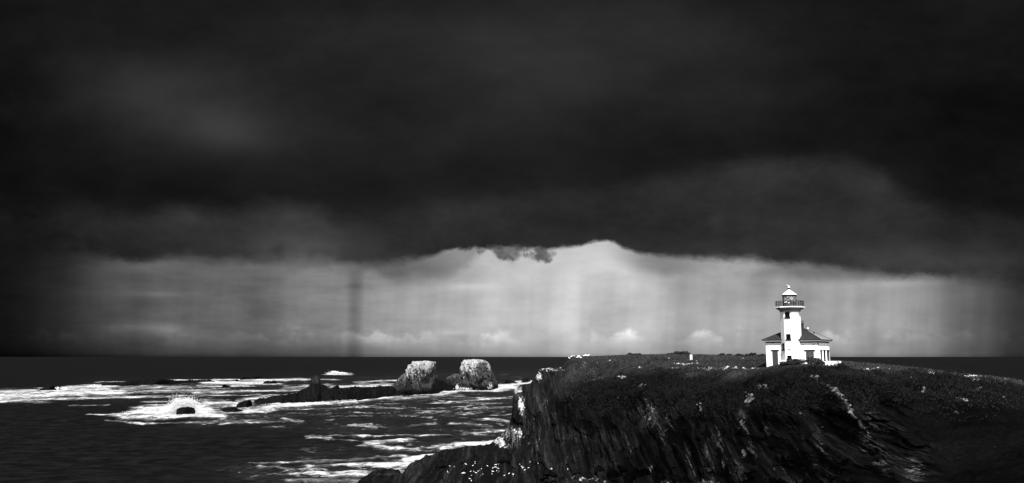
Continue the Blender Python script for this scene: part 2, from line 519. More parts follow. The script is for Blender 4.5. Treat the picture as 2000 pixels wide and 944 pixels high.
FOAM = [
    (-120, 776, 90, 773, 11, 1.15), (0, 766, 200, 760, 6, 1.1), (60, 771, 240, 765, 8, 1.1), (0, 783, 160, 777, 3, 1.0),
    (160, 777, 330, 775, 2.5, .95), (130, 758, 230, 755, 4, 1.1), (195, 747, 290, 748, 2.5, .95), (320, 742, 420, 742, 2.5, .9),
    (230, 758, 420, 758, 4, .85), (230, 766, 420, 763, 4, .85), (300, 774, 440, 772, 3, .95), (420, 741, 560, 742, 3, 1.1),
    (400, 748, 545, 748, 5, 1.15), (385, 755, 480, 754, 2.5, 1.0), (540, 741, 655, 741, 2, 1.0), (380, 767, 560, 762, 3, 1.05),
    (425, 773, 500, 773, 1.5, .9), (560, 759, 605, 755, 3, .95), (545, 765, 600, 762, 3, .95), (488, 771, 545, 772, 2, .95),
    (620, 753, 652, 753, 2, .8), (655, 757, 760, 752, 4, 1.1), (690, 764, 712, 765, 3, 1.1), (700, 748, 770, 744, 2.5, .9),
    (640, 730, 680, 731, 3, 1.2), (400, 788, 470, 792, 9, 1.1), (400, 803, 470, 805, 4, .95), (470, 784, 530, 776, 5, 1.0),
    (480, 803, 560, 793, 7, 1.25), (540, 793, 640, 790, 5, 1.2), (620, 789, 690, 784, 4, 1.2), (680, 783, 760, 776, 5, 1.25),
    (740, 778, 850, 770, 5, 1.25), (840, 772, 900, 763, 5, 1.2), (890, 763, 975, 764, 4, 1.2), (960, 758, 1050, 752, 7, 1.3),
    (1000, 748, 1060, 746, 4, 1.2), (760, 780, 900, 775, 5, .8), (225, 812, 300, 806, 5, 1.2), (290, 806, 400, 804, 12, 1.35),
    (250, 818, 420, 816, 6, 1.2), (175, 811, 225, 814, 2, .95), (212, 822, 270, 826, 1.6, .95), (270, 827, 400, 826, 1.6, .85),
    (400, 812, 450, 806, 7, .95), (400, 826, 560, 824, 3, .75), (430, 828, 540, 826, 1.5, .95), (555, 822, 590, 826, 3, .95),
    (280, 785, 330, 786, 3, .8), (150, 794, 200, 794, 1.5, .75), (600, 857, 640, 858, 3, .9), (610, 855, 880, 853, 1.8, .95),
    (640, 862, 690, 864, 2, .85), (720, 868, 800, 860, 5, .98), (735, 874, 815, 879, 4, .98), (700, 872, 740, 873, 2, .9),
    (490, 908, 530, 905, 2.5, .95), (540, 905, 700, 900, 4, 1.0), (680, 900, 790, 890, 4, 1.0), (600, 913, 760, 908, 5, .95),
    (740, 912, 860, 905, 9, 1.15), (800, 900, 880, 886, 7, 1.1), (850, 890, 960, 872, 6, 1.05), (860, 876, 960, 868, 6, .95),
    (505, 915, 600, 922, 3, .9), (540, 932, 620, 926, 4, .85), (620, 930, 700, 926, 5, 1.0), (560, 944, 720, 944, 6, 1.0),
    (650, 936, 790, 930, 7, 1.1), (770, 925, 800, 915, 5, 1.15), (885, 888, 915, 892, 5, 1.1), (885, 828, 960, 832, 3, .92),
    (810, 830, 850, 828, 2, .8), (910, 848, 980, 842, 4, .95), (950, 822, 1000, 826, 3, .92), (960, 812, 1000, 808, 2, .85),
    (930, 838, 990, 836, 2, .85), (830, 790, 1000, 778, 2.2, .85), (870, 782, 960, 780, 1.5, .85), (690, 797, 790, 800, 1.6, .85),
    (560, 801, 690, 798, 1.8, .8), (905, 800, 1000, 796, 2.0, .8), (860, 812, 930, 806, 2.0, .78), (520, 834, 560, 832, 2, .6),
    (700, 832, 740, 834, 1.5, .75), (1785, 719, 1800, 719, 1.2, 1.0), (350, 744, 420, 745, 2, 1.0), (560, 771, 590, 768, 2, .85),
]
FILM = [(560, 810, 1000, 800, 30, .8), (700, 840, 1000, 840, 26, .8), (400, 825, 560, 815, 10, .9), (640, 900, 960, 880, 28, 1.0),
        (500, 930, 760, 930, 24, 1.0), (200, 765, 640, 760, 18, .6), (900, 790, 1040, 790, 40, .9), (560, 745, 1040, 735, 12, .35)]


def build_sea():
    tcols = np.concatenate([np.linspace(-180, -38, 60), np.degrees(np.arctan((np.arange(-150, 1200, 2.5) - 1000) / F)),
                            np.linspace(8, 38, 60), np.linspace(40, 180, 60)])
    tcols = np.unique(np.clip(tcols, -180, 180)); tcols = tcols[np.concatenate([[True], np.diff(tcols) > 1e-4])]
    dy = np.concatenate([[0.35, 0.6, 1, 1.6, 2.4, 3.4, 4.6, 6, 7.5, 9, 11, 13, 15], np.arange(17, 330, 1.0), np.geomspace(332, 8000, 60)])
    Yd = H * F / dy
    T, D = np.meshgrid(np.radians(tcols), Yd)
    rad = D / np.cos(np.clip(np.abs(T), 0, R(40)))
    X, Y = rad * np.sin(T), rad * np.cos(T)
    fr = (Y > 20)
    px, py = proj(X, np.where(fr, Y, 20), np.zeros_like(X))
    wx = fbm(X * .05, Y * .03, 0 * X, 3, 3) * 16; wy = fbm(X * .02, Y * .012, 0 * X, 3, 8) * 3.0
    foam = np.where(fr, seg_field(px + wx, py + wy, FOAM), 0)
    film = np.where(fr, seg_field(px + wx * 2.5, py + wy * 2, FILM), 0) * (0.65 + 0.7 * fbm(X * .06, Y * .03, 0 * X, 4, 31))
    film = np.clip(film, 0, 1)
    fade = np.clip((1500 - rad) / 1200, 0, 1)
    Z = (0.35 * np.sin(Y * 0.10 + 1.5 * fbm(X * .01, Y * .01, 0 * X, 2, 5)) + 0.5 * fbm(X * .03, Y * .09, 0 * X, 4, 21)) * fade
    Z = Z + foam * 0.45 * (0.6 + fbm(X * .3, Y * .3, 0 * X, 3, 2)) * fade
    me = grid_mesh('sea', X, Y, Z, attrs={'foam': foam, 'film': film})
    return tag(link('sea', me, M['sea']), kind='structure')


build_sea()
# ------------------------------------------------------------------ headland
# columns: px -> (py, Y) of back edge (skyline) ... lower edge; rows share their meaning between columns
PROF = {
    700:  [(940, 128), (942, 127), (944, 126), (947, 125), (950, 124), (955, 122), (960, 121), (966, 119), (972, 116)],
    786:  [(926, 131), (928, 130.5), (931, 130), (935, 129), (939, 128), (943, 127), (947, 125), (953, 123), (960, 120)],
    800:  [(904, 136), (906, 135.5), (909, 135), (914, 134), (920, 133), (926, 131), (933, 128), (941, 124), (955, 118)],
    868:  [(876, 151), (878, 150), (883, 149), (890, 148), (898, 145), (906, 141), (915, 136), (926, 130), (950, 118)],
    955:  [(869, 158), (871, 157), (876, 155), (881, 154), (887, 152), (896, 146), (907, 140), (921, 131), (948, 119)],
    968:  [(858, 161), (861, 160), (866, 159), (872, 157), (880, 155), (890, 149), (903, 141), (920, 131), (948, 119)],
    990:  [(838, 165), (843, 164), (850, 162), (857, 160), (864, 158), (876, 154), (892, 146), (914, 134), (947, 120)],
    999:  [(815, 168), (820, 167), (826, 166), (832, 164), (842, 162), (856, 159), (876, 152), (906, 138), (946, 121)],
    1003: [(766, 169), (772, 168), (782, 167), (795, 165), (812, 163), (835, 160), (862, 154), (900, 140), (946, 122)],
    1012: [(752, 170), (757, 168), (766, 166), (780, 164), (800, 162), (830, 159), (862, 153), (903, 139), (946, 123)],
    1036: [(749, 170), (754, 168), (763, 166), (777, 164), (795, 161), (830, 157), (868, 151), (908, 139), (948, 123)],
    1048: [(733, 186), (739, 183), (748, 176), (765, 168), (790, 161), (830, 156), (872, 149), (912, 137), (948, 124)],
    1054: [(721, 192), (728, 190), (742, 184), (760, 172), (785, 162), (830, 155), (874, 147), (914, 135), (948, 124)],
    1098: [(715, 194), (723, 190), (738, 182), (757, 173), (785, 162), (836, 151), (882, 142), (920, 132), (948, 123)],
    1108: [(701, 198), (709, 192), (722, 184), (748, 175), (785, 161), (838, 149), (884, 140), (922, 131), (948, 122)],
    1116: [(697, 202), (703, 196), (712, 188), (745, 174), (785, 159), (838, 147), (885, 138), (923, 130), (948, 122)],
    1300: [(692, 215), (703, 182), (722, 160), (745, 149), (777, 140), (837, 131), (889, 125), (929, 120), (952, 114)],
    1480: [(695, 200), (704, 160), (720, 141), (740, 132), (775, 124), (835, 118), (889, 114), (934, 111), (960, 107)],
    1505: [(700, 180), (708, 140), (713, 128), (735, 121), (775, 116), (835, 111), (889, 107), (939, 103), (968, 100)],
    1600: [(702, 175), (709, 141), (713, 123), (735, 116), (770, 110), (833, 105), (888, 101), (939, 98), (975, 95)],
    1640: [(705, 170), (712, 138), (720, 122), (737, 114), (765, 107), (831, 100), (887, 96), (938, 93), (978, 90)],
    1720: [(712, 158), (718, 140), (728, 124), (745, 113), (772, 104), (825, 95), (880, 89), (930, 84), (970, 80)],
    1800: [(719, 152), (726, 139), (735, 126), (755, 113), (782, 103), (826, 93), (876, 84), (920, 78), (962, 72)],
    1900: [(732, 150), (738, 138), (747, 125), (767, 111), (794, 99), (835, 87), (878, 78), (920, 71), (962, 65)],
    2000: [(742, 148), (748, 137), (757, 124), (777, 110), (804, 96), (842, 83), (882, 74), (922, 66), (962, 60)],
    2300: [(765, 146), (772, 135), (781, 122), (802, 106), (830, 92), (866, 79), (902, 69), (940, 61), (980, 55)],
    2700: [(800, 146), (808, 135), (818, 122), (840, 106), (866, 90), (900, 77), (930, 67), (966, 58), (1000, 52)],
}


def land_field():
    keys = np.array(sorted(PROF)); K = np.array([PROF[k] for k in keys], float)      # keys, 9, 2
    px = np.concatenate([np.arange(700, 1000, 1.5), np.arange(1000, 1125, 0.8), np.arange(1125, 2010, 1.5), np.geomspace(2012, 2700, 60)])
    rows = np.array([0, 1, 2, 3, 4, 5, 6, 7, 8.0])
    tt = np.concatenate([np.linspace(0, 1, 26)[:-1], np.linspace(1, 2, 40)[:-1], np.linspace(2, 3, 60)[:-1], np.linspace(3, 4, 80)[:-1],
                         np.linspace(4, 5, 110)[:-1], np.linspace(5, 6, 100)[:-1], np.linspace(6, 7, 80)[:-1], np.linspace(7, 8, 40)])
    C = np.zeros((len(px), 9, 2))
    for r in range(9):
        for c in range(2):
            C[:, r, c] = np.interp(px, keys, K[:, r, c])
    # smooth the columns a little on the broad parts so that key columns do not crease
    def sm(a, w):
        k = np.ones(w) / w
        return np.convolve(np.pad(a, (w // 2, w // 2), mode='edge'), k, mode='valid')[:len(a)]
    wide = px > 1130
    for r in range(9):
        for c in range(2):
            s = sm(C[:, r, c], 61); bl = np.clip((px - 1130) / 60, 0, 1)
            C[:, r, c] = C[:, r, c] * (1 - bl) + s * bl
    # Catmull-Rom along the rows
    def cat(A, t):
        i = np.clip(np.floor(t).astype(int), 0, 7); f = (t - i)[None, :, None]
        p = lambda k: A[:, np.clip(i + k, 0, 8)]
        p0, p1, p2, p3 = p(-1), p(0), p(1), p(2)
        return 0.5 * (2 * p1 + (p2 - p0) * f + (2 * p0 - 5 * p1 + 4 * p2 - p3) * f ** 2 + (3 * p1 - p0 - 3 * p2 + p3) * f ** 3)
    S = cat(C, tt)                          # (npx, nt, 2)
    PY, YY = S[:, :, 0].T, S[:, :, 1].T
    PX = np.broadcast_to(px[None], PY.shape)
    X, Y, Z = at(PX, PY, YY)
    T = np.broadcast_to(tt[:, None], X.shape)
    return px, tt, PX, PY, T, X, Y, Z


def line_dist(PX, PY, pts):
    """signed distance in px to a polyline (positive on its right), and parameter"""
    best = np.full(PX.shape, 1e9); sg = np.zeros(PX.shape)
    for (x0, y0), (x1, y1) in zip(pts[:-1], pts[1:]):
        dx, dy = x1 - x0, y1 - y0; L2 = dx * dx + dy * dy
        t = np.clip(((PX - x0) * dx + (PY - y0) * dy) / L2, 0, 1)
        ex, ey = PX - x0 - t * dx, PY - y0 - t * dy
        d = np.hypot(ex, ey); c = (dx * ey - dy * ex)
        m = d < best
        best = np.where(m, d, best); sg = np.where(m, -np.sign(c), sg)
    return best, sg


def slabs(a, s, wa, ws, seed, warp=0.0):
    """fractured blocks: one random offset per cell, cells staggered along the bedding"""
    u = a / wa + warp; iu = np.floor(u).astype(np.int64)
    v = s / ws + _h(iu, iu * 0, iu * 0, seed) * 3; iv = np.floor(v).astype(np.int64)
    return _h(iu, iv, iu * 0 + 5, seed + 1)


def build_land():
    px, tt, PX, PY, T, X, Y, Z = land_field()
    a = X + Z * 0.03; s = Z * 1.0
    cliff = np.clip((T - 3.3) / 1.2, 0, 1) * np.clip((8.2 - T) / 1.0, 0, 1)
    grassy = np.clip((PX - 1690 - (PY - 760) * 0.85) / 60, 0, 1)             # planted slope right of the rib
    leftlow = np.clip((1000 - PX) / 20, 0, 1)
    cl = cliff * (1 - grassy) * (1 - leftlow * 0.6)
    lobes = fbm(X * .07, Y * .05, Z * .05, 3, 40)
    rd = ridged(a * .17 + .5 * fbm(X * .1, Y * .1, Z * .1, 3, 51), Y * .02, s * .03, 4, 50, .45)
    rd2 = ridged(a * .6, Y * .05, s * .07, 4, 60, .5)
    blk = fbm(a * 1.1, Y * .9, s * .7, 4, 70, .6)
    steps = fbm(X * .35, Y * .35, Z * .9, 4, 75)
    fwd = cl * (lobes * 5 + rd * 5.5 + rd2 * 2.0 + blk * 0.4 + steps * .9)
    wp = fbm(X * .15, Y * .1, Z * .15, 3, 52)
    sl1, sl2, sl3 = slabs(a, s, 2.6, 9.0, 61, wp * 1.0), slabs(a, s, .95, 4.2, 63, wp * 1.4), slabs(a, s, .42, 1.8, 65, wp * 2)
    fwd = fwd + cl * (sl1 * 1.9 + sl2 * .8 + sl3 * .3)
    facet = np.clip(.5 + .5 * (sl1 * .4 + sl2 * .7 + sl3 * .6), 0, 1)
    # bright rib running down right of the lighthouse, with a deep gully to its left
    d, sg = line_dist(PX + fbm(X * .3, Z * .3, Y * 0, 3, 6) * 5, PY, [(1596, 742), (1640, 765), (1665, 800), (1700, 850), (1740, 900), (1790, 960)])
    rib = np.exp(-(d / 13.0) ** 2)
    lw = np.clip((PY - 735) / 60, 0, 1)
    fwd = fwd + lw * (rib * 2.0 - 3.2 * np.exp(-((d - 40) / 26.0) ** 2) * (sg < 0))
    d2, sg2 = line_dist(PX, PY, [(1062, 745), (1055, 775), (1075, 830), (1090, 880)])       # cleft behind the buttress
    fwd = fwd - 3.0 * np.exp(-(d2 / 9.0) ** 2)
    d3, _ = line_dist(PX, PY, [(1030, 838), (1002, 826)])
    fwd = fwd - 2.0 * np.exp(-(d3 / 8.0) ** 2)
    veg = np.clip(1 - cliff * 0.8, 0, 1)
    hum = fbm(X * .35, Y * .35, Z * .35, 4, 90, .6)
    hum2 = fbm(X * 1.3, Y * 1.3, Z * 1.3, 3, 95, .6)
    amp = np.clip(T / 2.0, 0.25, 1.2)
    low = np.clip((T - 0.2) / .5, 0, 1)
    up = veg * amp * (hum * .55 + hum2 * .22) * (0.4 + .6 * low) + grassy * (fbm(X * .12, Y * .12, Z * .1, 4, 33) * 1.6 + hum2 * .2) * np.clip(T - 1, 0, 1)
    lf = np.clip((1115 - PX) / 30, 0, 1)
    up = up + lf * (fbm(a * .9, Y * .5, s * .4, 4, 120, .6)) * .9 * low + leftlow * fbm(X * .25, Y * .25, Z * 0, 4, 22) * .5
    # pad for the lighthouse
    pad = np.exp(-(((X - LH[0]) / 9.0) ** 2 + ((Y - LH[1] - 1) / 8.0) ** 4))
    dirx, diry = -X / np.hypot(X, Y), -Y / np.hypot(X, Y)
    fwd *= (1 - pad)
    Xn, Yn, Zn = X + dirx * fwd, Y + diry * fwd, Z + up * (1 - pad)
    Zn = Zn + fwd * 0.0
    pad2 = np.clip(pad * 2.2, 0, 1) * (T < 2.6)
    Zn = Zn * (1 - pad2) + np.minimum(Zn, LH[2] - 0.12) * pad2
    # rows behind the skyline going back and down, and below the frame down into the sea
    th = np.arctan2(Xn[0], Yn[0])
    rr = np.hypot(Xn[0], Yn[0])
    z0 = Zn[0]
    big = np.clip((px - 1105) / 60, 0, 1)
    back = []
    for k, (dr, dz) in enumerate([(60, None), (50, None), (40, None), (28, None), (18, None), (9, None), (4, None), (1.5, None)]):
        dist_ = dr * (0.06 + 0.94 * big)
        zz = z0 - (z0 + 3) * (dr / 60) ** 2 * (1.0) * (big * .9 + .1) - (1 - big) * (z0 + 3) * (dr / 60) ** .5 * .9
        r2 = rr + dist_
        back.append((r2 * np.sin(th), r2 * np.cos(th), zz + 0.3 * big * fbm(r2 * np.sin(th) * .2, r2 * np.cos(th) * .2, 0 * th, 3, 5)))
    th2 = np.arctan2(Xn[-1], Yn[-1]); rr2 = np.hypot(Xn[-1], Yn[-1]); zl = Zn[-1]
    front = []
    for f in (0.15, .35, .6, .8, 1.0):
        r2 = rr2 - f * (2 + 0.9 * np.maximum(zl, 0))
        front.append((r2 * np.sin(th2), r2 * np.cos(th2), zl * (1 - f) - 3 * f))
    XX = np.vstack([b[0] for b in back] + [Xn] + [b[0] for b in front])
    YY = np.vstack([b[1] for b in back] + [Yn] + [b[1] for b in front])
    ZZ = np.vstack([b[2] for b in back] + [Zn] + [b[2] for b in front])
    nb, nf = len(back), len(front)
    # masks
    rock = np.clip(cl * 1.4 - 0.25 + (rd * .4 + fbm(X * .2, Y * .2, Z * .2, 4, 7) * .9), 0, 1) * (1 - grassy * .85)
    rock = np.maximum(rock, leftlow); rock = np.maximum(rock, lf * .9)
    PB = [(1075, 722, 34, 6, .85), (1052, 735, 8, 12, 1.1), (1012, 762, 10, 12, 1.1), (1018, 790, 7, 24, 1.1), (1012, 845, 16, 9, 1.0),  # pale patches, sunlit rock edges painted in among them
          (978, 862, 20, 18, 1.0), (1130, 770, 26, 10, .4), (1165, 752, 30, 2, .6), (1215, 738, 9, 4, 1.1), (1255, 755, 12, 5, .9),
          (1262, 780, 18, 10, .45), (1270, 812, 18, 26, .75), (1300, 830, 10, 40, .6), (1365, 795, 9, 14, .8), (1463, 775, 12, 22, .8),
          (1450, 820, 12, 26, .7), (1455, 880, 14, 16, .7), (1490, 755, 16, 8, .8), (1500, 783, 14, 5, .5), (1345, 740, 40, 3, .35),
          (1590, 738, 14, 3, 1.0), (1558, 805, 10, 3, .7), (1600, 832, 14, 6, .6), (1625, 920, 12, 20, .6), (1380, 935, 30, 10, .8),
          (1265, 905, 14, 10, .9), (1150, 925, 50, 9, .8), (1300, 935, 20, 8, .6), (1410, 900, 10, 40, .6), (1170, 718, 22, 14, .3),
          (1320, 720, 60, 2.0, .8), (1400, 721, 50, 2.5, 1.0), (1340, 711, 26, 2, 1.1), (1440, 720, 60, 2, .9), (1250, 720, 40, 2, .8),
          (1700, 725, 18, 4, .8), (1820, 731, 22, 3, .8), (1770, 738, 18, 3, .9), (1735, 735, 20, 2, .7), (1900, 735, 60, 2.0, .6),
          (1920, 748, 30, 4, .8), (1905, 762, 16, 2, 1.0), (1880, 786, 36, 8, .7), (1805, 770, 8, 3, .9), (1870, 805, 16, 5, .7),
          (1785, 915, 22, 24, .55), (1690, 780, 8, 24, .5), (1860, 850, 60, 16, .2), (1960, 738, 50, 1.5, .5), (900, 915, 100, 26, .15)]
    pale = np.zeros_like(X)
    for (cx, cy, rx, ry, v) in PB:
        pale = np.maximum(pale, v * np.exp(-(((PX - cx) / rx) ** 2 + ((PY - cy) / ry) ** 2)))
    pale = np.maximum(pale, (.95 + .5 * fbm(X * .5, Y * .2, Z * .5, 3, 88)) * np.exp(-((d - 1) / 4.5) ** 2) * np.clip((PY - 735) / 15, 0, 1) * np.clip((870 - PY) / 40, 0.25, 1))  # sunlit strip along the rib put in as pale colour
    pale = np.maximum(pale, 0.22 * cl * (rd > .25))  # ridge crests painted paler as lighting highlights
    SB = [(1252, 800, 9, 26, 1), (1272, 812, 14, 34, 1.1), (1290, 835, 8, 40, .9), (1318, 860, 8, 60, .7), (1345, 880, 8, 60, .8), (1368, 800, 8, 24, .9),  # where sunlit highlights are painted onto the strata
          (1385, 900, 9, 50, .8), (1412, 880, 8, 60, .8), (1440, 905, 14, 30, .7), (1455, 825, 12, 34, 1.1), (1468, 870, 10, 30, .8), (1500, 840, 8, 40, .6),
          (1525, 900, 8, 40, .7), (1228, 860, 5, 26, .8), (1200, 885, 10, 36, .5), (1140, 850, 12, 40, .5), (1070, 800, 8, 30, .7), (1045, 850, 20, 40, .5),
          (1690, 850, 22, 44, .9), (1720, 890, 20, 40, .9), (1700, 800, 12, 30, .8), (1785, 915, 24, 26, 1.0), (1620, 910, 14, 36, .8), (1600, 860, 12, 30, .5),
          (1560, 870, 8, 50, .5), (1160, 722, 40, 24, .9), (990, 850, 30, 26, 1.0), (1016, 780, 10, 36, .8), (1470, 770, 20, 14, .8), (1120, 775, 30, 14, .6)]
    lit_streak = 0.16 * cl * (reg_ := np.clip(fbm(X * .12, Y * .05, Z * .05, 3, 140) * 2.5 + .3, 0, 1.5)) * (1 - lf)
    for (cx, cy, rx, ry, v) in SB:
        lit_streak = np.maximum(lit_streak, v * np.exp(-(((PX - cx - (PY - cy) * .25) / rx) ** 2 + ((PY - cy) / ry) ** 2)))
    def padrows(a): return np.vstack([a[:1]] * nb + [a] + [a[-1:]] * nf)
    me = grid_mesh('headland', XX, YY, ZZ, attrs={'rock': padrows(rock), 'pale': padrows(pale), 'lit_streak': padrows(lit_streak), 'facet': padrows(facet), 'slope': padrows(np.clip((T - 2.6) / 1.0, 0, 1)), 'face': padrows(cl * (1 - lf))})
    o = tag(link('headland', me, M['land']), kind='structure')
    return o, dict(X=Xn, Y=Yn, Z=Zn, T=T, PX=PX, PY=PY, rock=rock, pale=pale)


_x, _y, _z = at(1548, 709.5, 131.0)
LH = (float(_x), float(_y), float(_z))
land, LD = build_land()


def on_land(px, py):
    """world point of the headland surface closest to where (px,py) looked"""
    u, v = proj(LD['X'], LD['Y'], LD['Z'])
    i = np.argmin((u - px) ** 2 + (v - py) ** 2)
    return Vector((LD['X'].flat[i], LD['Y'].flat[i], LD['Z'].flat[i]))


# ------------------------------------------------------------------ unseen cloud added behind the viewer, shaped to shade the near headland
def build_shade_cloud():
    base, thick = 400.0, 60.0
    # outline of the shadow it casts, in (x, y + z / tan(el)) on the ground
    out = [(9, 40), (13, 90), (11, 140), (7, 168), (14, 181), (26, 176), (33, 160), (38, 143), (46, 138.5), (56, 139), (66, 141), (80, 143), (100, 150),
           (140, 160), (200, 150), (230, 60), (180, -60), (60, -80), (14, -40)]
    cx, cy = 75.0, 60.0
    P = []
    for (a0, b0), (a1, b1) in zip(out, out[1:] + out[:1]):
        for k in range(10): P.append((a0 + (a1 - a0) * k / 10, b0 + (b1 - b0) * k / 10))
    P = np.array(P); n = len(P)
    ct = 1 / math.tan(SUN_EL)
    ox, oy = -math.cos(SUN_AZ), -math.sin(SUN_AZ)
    rings = []
    for q in np.linspace(0.02, 1, 40): rings.append((q, 0))
    for q in np.linspace(1, .02, 40)[1:]: rings.append((q, 1))
    X, Y, Z = [], [], []
    for q, topside in rings:
        x = cx + (P[:, 0] - cx) * q; y = cy + (P[:, 1] - cy) * q
        e = math.sqrt(max(0, 1 - q ** 6))
        z = base + thick * .3 + (thick * .7 * e if topside else -thick * .3 * e) + e * 9 * fbm(x * .03, y * .03, 0 * x + topside, 4, 3)
        hh = z * ct
        X.append(x - ox * hh); Y.append(y - oy * hh); Z.append(z)
    me = grid_mesh('added_shade_cloud', np.array(X), np.array(Y), np.array(Z), closed_u=True)
    m, nt, b = new_mat('added_shade_cloud')
    b.inputs['Base Color'].default_value = (.5, .5, .5, 1); b.inputs['Roughness'].default_value = 1; b.inputs['Specular IOR Level'].default_value = 0
    pos, (x, y, z) = coords(nt)
    nn = noise(nt, vec(nt, x * .05, y * .05, z * .01), 1.0, 5, .6)
    grey(nt, b, nn * .3 + .35)
    t = (nn.ss(.42, .70) * .40 + .28)
    mx = nt.nodes.new('ShaderNodeMixShader'); tr = nt.nodes.new('ShaderNodeBsdfTransparent')
    out_ = [q for q in nt.nodes if q.type == 'OUTPUT_MATERIAL'][0]
    nt.links.new(t.s, mx.inputs[0]); nt.links.new(b.outputs[0], mx.inputs[1]); nt.links.new(tr.outputs[0], mx.inputs[2])
    nt.links.new(mx.outputs[0], out_.inputs[0])
    tag(link('added_shade_cloud', me, m), kind='structure')


build_shade_cloud()

# ------------------------------------------------------------------ rocks in the sea
# places on the stacks where no bird lime lies
BARE = [(838, 745, 16, 14, 1), (822, 762, 40, 9, 1.1), (850, 735, 8, 22, .8), (828, 728, 7, 8, .5), (812, 742, 3, 22, .4), (943, 722, 9, 15, 1.3), (957, 738, 12, 16, 1.0),
        (930, 757, 45, 8, 1.1), (925, 745, 25, 8, .7), (914, 735, 5, 12, .4)]


def sea_rock(name, label, cat, cols, depth, mat, box=.55, namp=1.0, nsc=.25, strata=0.0, seed=1, n=120, m=70, group=None, topflat=0.0, jag=0.0):
    """cols: (px, top py, waterline py).  A closed rock with the given skyline, round in plan."""
    cols = sorted(cols); cx = np.array([c[0] for c in cols], float)
    px = np.linspace(cx[0], cx[-1], n)
    top = np.interp(px, cx, [c[1] for c in cols]); bas = np.interp(px, cx, [c[2] for c in cols])
    w = (px - cx[0]) / (cx[-1] - cx[0])
    if jag > 0:
        top = top + (fbm(px * .11 + seed, 0 * px, 0 * px, 3, seed) * 3.0 + np.abs(vn(px * .3 + seed, 0 * px, 0 * px, seed)) * 1.6) * min(jag, 1) * np.clip(w * 8, 0, 1) * np.clip((1 - w) * 8, 0, 1) * np.clip((bas - top) / 10, .15, 1)
    dd = depth * np.sqrt(np.clip(1 - (2 * w - 1) ** 2, 0, 1)) + depth * .12
    Yf = ground_Y(bas)                       # front waterline
    Yc = Yf + dd
    # top point
    d = 472.0 - top; yy = F * CP - d * SP; zz = F * SP + d * CP
    hz = np.maximum(H + zz / yy * Yc, 0.25)
    th = np.linspace(0, PI, m)[:, None]
    c, s = np.cos(th), np.sin(th)
    Yv = Yc[None] - dd[None] * np.sign(c) * np.abs(c) ** box
    Zv = (hz[None] + 1.5) * np.abs(s) ** box - 1.5
    X0 = (px - 1000.0) / (F * CP - (472 - bas) * SP) * Yf      # x measured at the front waterline, kept for the column
    Xv = np.broadcast_to(X0[None] * (Yc / Yf)[None], Yv.shape).copy()
    q = seed * 13.7
    if strata > 0:
        a = Xv * .97 + Zv * .2
        r = ridged(a * .35 + q, Yv * .12, Zv * .05, 4, seed, .55)
        Yv = Yv - strata * r * np.sign(c) * np.clip(Zv / 3, 0, 1)
        sl = slabs(a, Zv, 2.6, 9.0, seed + 30, .6 * fbm(Xv * .2, Yv * .2, Zv * .2, 2, seed)) * 1.1 + slabs(a, Zv, 1.0, 3.5, seed + 31, fbm(Xv * .2, Yv * .2, Zv * .2, 2, seed)) * .5
        Yv = Yv - strata * .55 * sl * np.sign(c) * np.clip(Zv / 3, 0, 1)
        Xv = Xv + strata * .35 * fbm(Xv * .2 + q, Yv * .2, Zv * .3, 3, seed + 3)
    f1 = fbm(Xv * nsc + q, Yv * nsc, Zv * nsc, 5, seed, .6)
    f2 = fbm(Xv * nsc + q + 40, Yv * nsc, Zv * nsc, 5, seed + 9, .6)
    f3 = fbm(Xv * nsc + q + 80, Yv * nsc, Zv * nsc, 5, seed + 19, .6)
    Xv = Xv + namp * f1 * .6; Yv = Yv + namp * f2
    Zv = Zv + namp * f3 * .45 * np.clip((Zv + 1.5) / 2, 0, 1)
    if jag > 0:
        Zv = Zv + jag * ridged(Xv * .9 + q, Yv * .3, 0 * Zv, 3, seed + 5) * np.clip(Zv / 1.0, 0, 1)
    # close the two ends under the water
    Zv[:, 0] = -1.5; Zv[:, -1] = -1.5
    u_, v_ = proj(Xv, Yv, Zv); bare = np.zeros_like(Xv)
    for (bx_, by_, rx_, ry_, am_) in BARE: bare = np.maximum(bare, am_ * np.exp(-((u_ - bx_) / rx_) ** 2 - ((v_ - by_) / ry_) ** 2))
    me = grid_mesh(name, Xv, Yv, Zv, attrs={'bare': bare})
    # origin at base
    co = np.empty(len(me.vertices) * 3, np.float32); me.vertices.foreach_get('co', co); co = co.reshape(-1, 3)
    o0 = np.array([co[:, 0].mean(), co[:, 1].mean(), 0.0], np.float32)
    me.vertices.foreach_set('co', (co - o0).ravel()); me.update()
    o = link(name, me, mat); o.location = o0.tolist()
    tag(o, label, cat, group)
    return o


